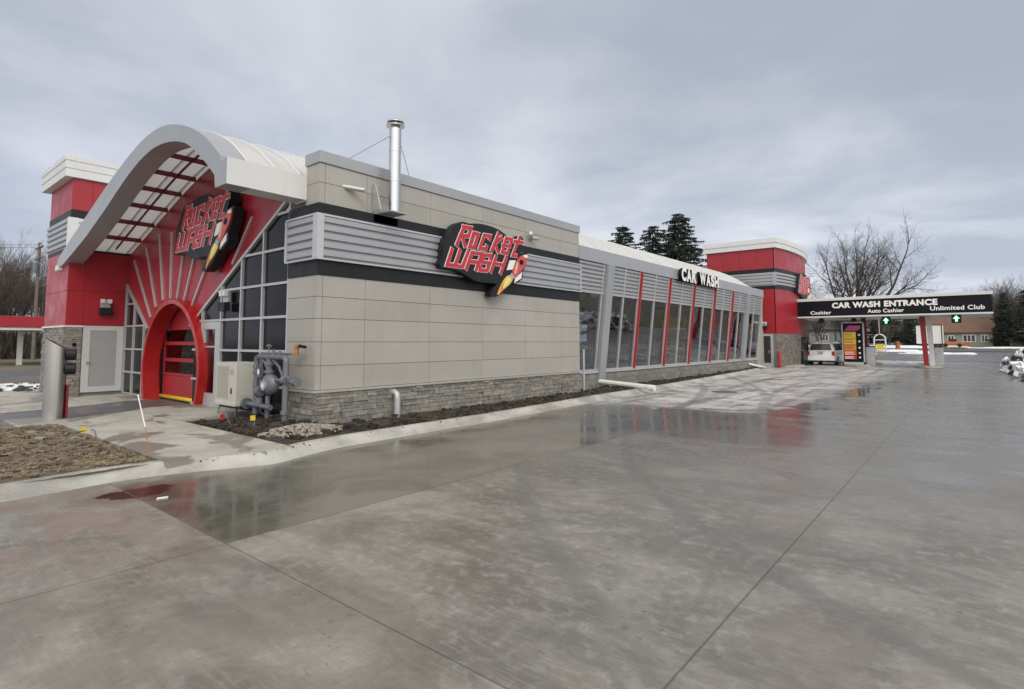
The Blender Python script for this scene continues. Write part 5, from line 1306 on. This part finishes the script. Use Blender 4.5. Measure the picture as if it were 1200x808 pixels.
# ================================================================ the background
def house(name, lab, cat, x0, x1, y0, y1, z0, hw_, hr, wm, rm, wins, ridge='x', over=0.4):
    Hs = thing(name, lab, cat, ((x0 + x1) / 2, y0, z0))
    MB().box(x0, x1, y0, y1, z0 - .5, z0 + hw_).build('wall', wm, Hs)
    ym = (y0 + y1) / 2
    if ridge == 'x': MB().px([(y0 - over, z0 + hw_ - .1), (y0 - over, z0 + hw_ + .08), (ym, z0 + hr), (y1 + over, z0 + hw_ + .08), (y1 + over, z0 + hw_ - .1)], x0 - over, x1 + over).build('roof', rm, Hs)
    else:
        xm = (x0 + x1) / 2; MB().py([(x0 - over, z0 + hw_ - .1), (x0 - over, z0 + hw_ + .08), (xm, z0 + hr), (x1 + over, z0 + hw_ + .08), (x1 + over, z0 + hw_ - .1)], y0 - over, y1 + over).build('roof', rm, Hs)
    for (a, b, c_, d_) in wins:
        wf = MB().box(a - .12, b + .12, y0 - .09, y0 - .005, c_ - .12, d_ + .12).build('window', whitep, Hs)
        MB().box(a, b, y0 - .11, y0 - .095, c_, d_).build('pane', carglass, wf)
        for k in range(1, 3 if b - a > 1 else 2): MB().box(a + (b - a) * k / (3 if b - a > 1 else 2) - .05, a + (b - a) * k / (3 if b - a > 1 else 2) + .05, y0 - .13, y0 - .112, c_, d_).build('muntin', whitep, wf)
    return Hs
house('house', 'low sage house with a big brown roof across the road', 'house', -6.5, 2.6, 122, 130, 1.0, 2.3, 6.2, sage, brownroof, ((-1.2, .3, 1.8, 2.8), (-3.2, -2.5, 1.5, 2.7), (1.2, 1.9, 1.8, 2.8)))
house('garage', 'grey garage with a white door at the edge of the trees', 'garage', 6.2, 12.5, 121, 127, 1.0, 2.4, 4.6, greyside, greyside, (), 'y')
MB().box(7.2, 10.2, 120.9, 120.99, 1.0, 3.0).build('garage_door', whitep, bpy.data.objects['garage'])
house('house', 'grey house half hidden by bare trees behind the white minivan', 'house', -30, -20, 128, 136, 1.0, 3.2, 6.5, greyside, asph, ((-28, -27, 2, 3.2), (-24, -22.6, 2, 3.2)))
house('house', 'grey house glimpsed between the trunks beyond the snow strip', 'house', -18.5, -11, 132, 140, 1.0, 2.6, 5.6, greyside, asph, ((-16, -15, 2, 3.1),))
TRL = thing('box_trailer', 'white box trailer parked behind the red and white column', 'trailer', (-4.8, 99, 1.0))
MB().box(-6.3, -3.3, 99, 105, 1.45, 4.1).build('cargo_box', whitep, TRL, bevel=.03); MB().box(-6.34, -3.26, 98.96, 99.04, 4.05, 4.14).box(-3.36, -3.26, 98.96, 99.04, 1.4, 4.1).box(-6.34, -6.24, 98.96, 99.04, 1.4, 4.1).build('door_frame', charcoal, TRL)
MB().box(-6.2, -3.4, 99, 105, 1.2, 1.45).build('chassis', rubber, TRL)
for x in (-6.1, -3.7):
    for y_ in (100.5, 103.6): MB().tube([(x, y_, 1.45), (x + .25, y_, 1.45)], .45, 16).build('wheel', rubber, TRL)
SK = thing('loader', 'orange compact loader parked on the snow beside the trailer', 'loader', (-2.6, 97.5, 1.0))
MB().hexa([(-3.3, 97.2, 1.2), (-.9, 97.2, 1.2), (-.9, 98.4, 1.2), (-3.3, 98.4, 1.2)], [(-2.9, 97.3, 1.75), (-1.2, 97.3, 1.75), (-1.2, 98.3, 1.75), (-2.9, 98.3, 1.75)]).build('body', orange, SK, bevel=.08); MB().px([(97.4, 1.75), (98.2, 1.75), (98.1, 2.1), (97.5, 2.1)], -2.6, -1.7).build('cab', charcoal, SK); MB().hexa([(-1.0, 97.2, 1.1), (-.3, 97.2, 1.1), (-.3, 98.4, 1.1), (-1.0, 98.4, 1.1)], [(-1.0, 97.2, 1.5), (-.1, 97.2, 1.7), (-.1, 98.4, 1.7), (-1.0, 98.4, 1.5)]).build('bucket', orange, SK)
for x in (-2.9, -1.4): MB().tube([(x, 97.05, 1.25), (x, 97.3, 1.25)], .26, 14).build('wheel', rubber, SK)
tag(MB().lathe([(.3, 0), (.26, .3), (.26, 1.0), (.2, 1.05)], (-8.8 + .9, 92, hgt(92)), 12).build('traffic_drum', orange), 'orange traffic drum on the snow right of the clearance arch', 'traffic drum')
tag(MB().box(4.5, 40, 118, 118.1, .9, 2.0).build('fence', wood), 'low dark wooden fence before the tree mass', 'fence')
# ploughed snow rubble by the kerb
rnd = random.Random(77); mb = MB()
for _ in range(560):
    y_ = rnd.uniform(32.5, 43); u_ = rnd.random() ** .8; x = 1.62 + u_ * 1.9 - max(0, y_ - 38) * .09; hmax = 1.05 * math.sin(min(1, u_ * 2.6 + .35) * math.pi * .55) * min(1, (43.3 - y_) / 1.5) * min(1, (y_ - 31.5) / 2) * rnd.uniform(.5, 1)
    z = rnd.uniform(0, max(.05, hmax)); z = z * 1.25; r = rnd.uniform(.06, .26)
    M_ = Matrix.Rotation(rnd.uniform(0, 6), 3, Vector((rnd.uniform(-1, 1), rnd.uniform(-1, 1), rnd.uniform(-1, 1))).normalized())
    v8 = [Vector((x, y_, z)) + M_ @ Vector((sx * r * rnd.uniform(.5, 1.2), sy * r * rnd.uniform(.4, .9), sz * r * rnd.uniform(.3, .7))) for sz in (-1, 1) for sx, sy in ((-1, -1), (1, -1), (1, 1), (-1, 1))]
    mb.add(v8, [(0, 3, 2, 1), (4, 5, 6, 7), (0, 1, 5, 4), (1, 2, 6, 5), (2, 3, 7, 6), (3, 0, 4, 7)], 0 if rnd.random() < .72 else 1)
tag(mb.build('snow_rubble', [snowm, mat('wet_rubble', (.08, .075, .07), .8)]), 'heap of ploughed snow lumps and rubble along the east kerb', None, None, 'stuff')
rnd = random.Random(78); mb = MB()
for _ in range(170):
    x = rnd.uniform(-28.5, -25.2); y_ = rnd.uniform(1.5, 5.5); r = rnd.uniform(.05, .14); z = .05
    v8 = [(x + sx * r * rnd.uniform(.5, 1.2), y_ + sy * r * rnd.uniform(.4, .9), z + sz * r * rnd.uniform(.3, .8)) for sz in (-1, 1) for sx, sy in ((-1, -1), (1, -1), (1, 1), (-1, 1))]
    mb.add(v8, [(0, 3, 2, 1), (4, 5, 6, 7), (0, 1, 5, 4), (1, 2, 6, 5), (2, 3, 7, 6), (3, 0, 4, 7)], 0 if rnd.random() < .4 else 1)
tag(mb.build('rubble', [snowm, mat('wet_rubble', (.08, .075, .07), .8)]), 'dark stones and snow crumbs on the west verge', None, None, 'stuff')

# fuel station far left
GC = thing('fuel_canopy', 'red edged fuel station canopy on a white post across the street', 'canopy', (-60, 9, 0))
MB().box(-62, -52.5, 6.5, 14.5, 2.75, 3.55).build('fascia', redp, GC, bevel=.02); MB().box(-61.9, -52.6, 6.6, 14.4, 2.55, 2.75).build('soffit', white_m, GC)
for x, y_ in ((-55.4, 8.9), (-60, 13.0)): MB().box(x - .15, x + .15, y_ - .15, y_ + .15, -.05, 2.56).build('column', white_m, GC)
tag(MB().box(-55.9, -55.2, 8.2, 8.9, 0, 1.6).build('fuel_pump', galv2, bevel=.03), 'pale fuel pump beside the post of the red canopy', 'fuel pump') if False else None
UP = thing('utility_pole', 'wooden utility pole with two crossarms behind the front tower', 'utility pole', (-71.5, 12.5, 0))
MB().tube([(-71.5, 12.5, -.2), (-71.5, 12.5, 11.6)], [.17, .12], 8).build('pole', wood, UP)
for z in (11.1, 10.0): MB().box(-73.0, -70.0, 12.42, 12.58, z - .07, z + .07).build('crossarm', wood, UP)
for x in (-72.8, -71.9, -71.1, -70.2): MB().lathe([(.05, 0), (.06, .12), (.03, .2)], (x, 12.5, 11.17), 6).build('insulator', galv2, UP)
MB().tube([(-71.2, 12.2, 8.6), (-71.2, 12.2, 9.5)], .22, 10).build('transformer', galv, UP)
for x in (-72.8, -70.2):
    P = [(x - k * 6, 12.5 - k * 7, 11.3 - 1.2 * math.sin(math.pi * k / 8)) for k in range(9)]; tag(MB().tube(P, .014, 4).build('power_line', rubber), 'thin power line running off from the ' + ('outer' if x < -72 else 'inner') + ' end of the crossarm', 'power line')

# ---- bare trees
def bare_tree(seed, H, leaders, spread, depth, nside=4, r0=.28, dens=1.0, base_h=.12, mats=(bark, twig), start=.25):
    rnd = random.Random(seed); T = MB(); Cw = MB()
    def grow(p, d, length, r, lev):
        n = 4 if lev < 2 else 3; pts = [p.copy()]; dd = d.copy()
        for i in range(n):
            dd = (dd + Vector((rnd.uniform(-1, 1), rnd.uniform(-1, 1), rnd.uniform(-.4, .8))) * (.10 + .05 * lev)).normalized()
            pts.append(pts[-1] + dd * length / n)
        rr = [r * (1 - .5 * i / n) for i in range(n + 1)]
        (T if lev < 2 else Cw).tube(pts, rr, 7 if lev == 0 else 5 if lev < 3 else 3, caps=False)
        if lev >= depth: return
        kn = {0: 6, 1: 6, 2: 6, 3: 5, 4: 4}.get(lev, 3); kn = max(2, int(kn * dens + rnd.random()))
        for k in range(kn):
            s0 = start if lev < 2 else .25; u = s0 + (1 - s0) * (k + rnd.random()) / kn; f = u * n; i = min(int(f), n - 1); q = pts[i].lerp(pts[i + 1], f - i)
            ax = (pts[i + 1] - pts[i]).normalized(); side = ax.cross(Vector((rnd.uniform(-1, 1), rnd.uniform(-1, 1), rnd.uniform(-1, 1)))).normalized()
            ang = R(rnd.uniform(24, 50)) * min(1.25, spread); nd = (ax * math.cos(ang) + side * math.sin(ang) + Vector((0, 0, .12))).normalized()
            grow(q, nd, length * rnd.uniform(.48, .74) * (1.1 - .35 * u), max(.009, r * (1 - .5 * u) * .58), lev + 1)
        grow(pts[-1], dd, length * .6, max(.009, rr[-1] * .9), lev + 1)
    bh = H * base_h; T.tube([(0, 0, -.3), (0, 0, bh * .5), (0, 0, bh * 1.05)], [r0 * 1.5, r0 * 1.15, r0 * 1.05], 8)
    for k in range(leaders):
        a = 2 * math.pi * (k + rnd.uniform(-.2, .2)) / leaders; tilt = rnd.uniform(.12, .50) * spread if leaders > 1 else .03
        grow(Vector((0, 0, bh * .85)), Vector((math.cos(a) * tilt, math.sin(a) * tilt, 1)).normalized(), H * rnd.uniform(.42, .52), r0 * (.62 if leaders > 1 else .9), 0)
    # actual top -> scale to H
    zt = max(v[2] for v in Cw.v); k = H / zt
    for M_ in (T, Cw): M_.v = [(x * k, y_ * k, z * k) for x, y_, z in M_.v]
    root = thing('bare_tree', '', 'tree')
    T.build('trunk', mats[0], root, smooth=True, world=False); Cw.build('crown', mats[1], root, world=False)
    return root
bt = bare_tree(17, 19.0, 7, 1.6, 5, r0=.60, dens=.66, start=.42)
bt.location = (-12.0, 88, .6); bt['label'] = 'big leafless tree rising behind the black entrance canopy'
V1 = bare_tree(21, 12, 3, 1.0, 4, r0=.22, dens=.85, base_h=.15); V2 = bare_tree(22, 13, 2, .9, 4, r0=.22, dens=.85, base_h=.2, mats=(bark, twig2)); V3 = bare_tree(23, 11, 4, 1.1, 4, r0=.2, dens=.85, base_h=.1)
GT_ = 'leafless trees of the far tree line'
rnd = random.Random(99)
plist = []
# along the north, from behind the vault round to the east
for k in range(125):
    x = -66 + k * .85 + rnd.uniform(-2.5, 2.5); y_ = 138 + rnd.uniform(-6, 30)
    s_ = rnd.uniform(.62, .95) if x < 8 else rnd.uniform(.9, 1.45)
    plist.append((x, y_, s_))
for k in range(26): plist.append((1.0 + k * 1.1 + rnd.uniform(-1.0, 1), 126 + k * .2 + rnd.uniform(-4, 16), rnd.uniform(.75, 1.25)))
for k in (0, 1, 2, 3, 4, 5, 6, 7, 8): plist.append((-24 + k * 1.7 + rnd.uniform(-1, 1), 110 + rnd.uniform(0, 11), rnd.uniform(.45, .8)))
used = set()
for i, (x, y_, s_) in enumerate(plist):
    v = (V1, V2, V3)[i % 3]; o = v if i < 3 else None; z = hgt(y_) - .05
    if o is None: o = dup(v, (x, y_, z), rnd.uniform(0, 6.28), s_)
    else: o.location = (x, y_, z); o.rotation_euler[2] = rnd.uniform(0, 6.28); o.scale = (s_,) * 3
    o['label'] = 'leafless brown tree in the far tree line beyond the road'; o['group'] = GT_
for i, (x, y_, s_) in enumerate(((-74, 7.5, 1.0), (-80, 9.5, 1.1), (-84, 13, 1.15), (-78, 4.5, .95), (-90, 8, 1.25), (-92, 17, 1.2), (-84, 18.5, 1.0), (-96, 12, 1.3), (-88, 3, 1.1), (-75, 15.2, .8), (-100, 20, 1.2), (-70, 4.4, .8), (-76, 10.5, .9), (-81, 12, 1.1), (-86, 10, 1.2), (-79, 6.2, .9), (-94, 14, 1.2), (-98, 9, 1.2), (-90, 11, 1.1), (-83, 5.5, 1.1), (-88, 15.5, 1.0))):
    o = dup((V3, V1, V2)[i % 3], (x, y_, -.05), rnd.uniform(0, 6.28), s_, 'leafless dark tree behind the fuel station canopy', 'leafless trees behind the fuel station')

# ---- spruces
def spruce(seed, H, rad):
    rnd = random.Random(seed); T = MB(); Nd = MB(); T.tube([(0, 0, -.3), (0, 0, H * .98)], [H * .016, .03], 7)
    z = H * .10
    while z < H * .985:
        u = (z / H); rr = rad * (1 - u) ** .62 * rnd.uniform(.70, 1.18) + .10; nb = 7 if u < .8 else 5
        a0 = rnd.uniform(0, 6)
        for k in range(nb):
            a = a0 + 2 * math.pi * k / nb + rnd.uniform(-.25, .25); L_ = rr * rnd.uniform(.50, 1.15); dr_ = rnd.uniform(.30, .62); pts = []
            for j in range(6):
                f = j / 5; pts.append(Vector((math.cos(a) * L_ * f, math.sin(a) * L_ * f, z + L_ * (.12 * f - dr_ * f * f + .26 * f ** 3))))
            T.tube(pts, [.03, .025, .02, .016, .012, .008], 3, caps=False)
            side = Vector((-math.sin(a), math.cos(a), 0)); nt = int(L_ * 22) + 5
            for q in range(nt):
                f = (q + rnd.random()) / nt; f = .12 + .88 * f; i = min(int(f * 5), 4); p = pts[i].lerp(pts[i + 1], f * 5 - i)
                sgn = rnd.choice((-1, 1)); ln = (.20 + .32 * (1 - f)) * rnd.uniform(.7, 1.3) * (.5 + .5 * min(1, L_)); w_ = rnd.uniform(.035, .07)
                dirn = (side * sgn * rnd.uniform(.5, 1) + Vector((math.cos(a), math.sin(a), 0)) * rnd.uniform(.3, .9) + Vector((0, 0, rnd.uniform(-.9, .05)))).normalized()
                e = p + dirn * ln; nn = dirn.cross(Vector((rnd.uniform(-1, 1), rnd.uniform(-1, 1), rnd.uniform(-.3, 1)))).normalized() * w_
                Nd.add([p - nn, p + nn, e + nn * .4, e - nn * .4], [(0, 1, 2, 3)])
                if rnd.random() < .6:
                    h_ = p + Vector((rnd.uniform(-.05, .05), rnd.uniform(-.05, .05), -rnd.uniform(.12, .34))); Nd.add([p - nn, p + nn, h_ + nn * .5, h_ - nn * .5], [(0, 1, 2, 3)])
        z += (.30 + .12 * (1 - u)) * rnd.uniform(.6, 1.4)
    root = thing('spruce_tree', '', 'tree'); T.build('trunk', bark, root, world=False); Nd.build('crown', needle, root, world=False)
    return root
for sd_, H_, rad, x, y_, lab in ((31, 14.9, 6.6, -29.2, 54.6, 'shortest dark spruce, leftmost of the three above the vault roof'), (32, 14.6, 7.2, -26.6, 56.6, 'middle dark spruce of the three above the vault roof'), (33, 16.2, 8.0, -24.6, 58.8, 'tallest dark spruce with drooping boughs next to the far tower')):
    s_ = spruce(sd_, H_, rad); s_.location = (x, y_, 0); s_['label'] = lab; s_['group'] = 'spruces behind the building'
# evergreen masses in the far tree line
ev = spruce(41, 9, 2.6); ev.location = (6.5, 117, 1.0); ev['label'] = 'dark evergreen standing in the trees right of the brown roof'
for i, (x, y_, s_, lab) in enumerate(((-13.6, 120, .85, 'small evergreen behind the clearance arch'), (-17.2, 122, .8, 'small evergreen beside the big bare tree trunk'), (4.2, 121, 1.0, 'evergreen at the corner of the brown roofed house'), (-11.0, 124, .9, 'evergreen left of the trailer beyond the snow'), (10.5, 119, 1.15, 'evergreen behind the grey garage'), (-8.6, 121, .8, 'evergreen just left of the white trailer'))):
    dup(ev, (x, y_, 1.0), i * 1.3, s_, lab)

# brush at the foot of the tree lines: nobody could count the stems
def brush(name, lab, n, fn, hmin, hmax, m, seed):
    rnd = random.Random(seed); mb = MB()
    for _ in range(n):
        x, y_, z = fn(rnd); h = rnd.uniform(hmin, hmax); w_ = rnd.uniform(.02, .05); a = rnd.uniform(0, 3.14); lx, ly = rnd.uniform(-.3, .3) * h, rnd.uniform(-.3, .3) * h
        c_, s__ = math.cos(a) * w_, math.sin(a) * w_
        mb.add([(x - c_, y_ - s__, z), (x + c_, y_ + s__, z), (x + lx * .5 + c_, y_ + ly * .5 + s__, z + h * .5), (x + lx * .5 - c_, y_ + ly * .5 - s__, z + h * .5), (x + lx, y_ + ly, z + h)], [(0, 1, 2, 3), (3, 2, 4)])
        for q in range(3):
            f = rnd.uniform(.3, .8); p = Vector((x + lx * f, y_ + ly * f, z + h * f)); e = p + Vector((rnd.uniform(-.8, .8), rnd.uniform(-.8, .8), rnd.uniform(.1, .8))) * h * .28
            mb.add([p, p + Vector((c_, s__, 0)), e], [(0, 1, 2)])
    return tag(mb.build(name, m), lab, None, None, 'stuff')
brush('undergrowth', 'dark leafless brush under the far tree line', 15000, lambda r: (lambda x, y_: (x, y_, hgt(y_) - .1))(r.uniform(-70, 45), r.uniform(137, 150)), 2.0, 5.5, twig, 1)
brush('undergrowth', 'dark leafless brush beyond the fuel station', 7000, lambda r: (r.uniform(-86, -74), r.uniform(-4, 30), -.1), 1.5, 4.5, twig, 2)
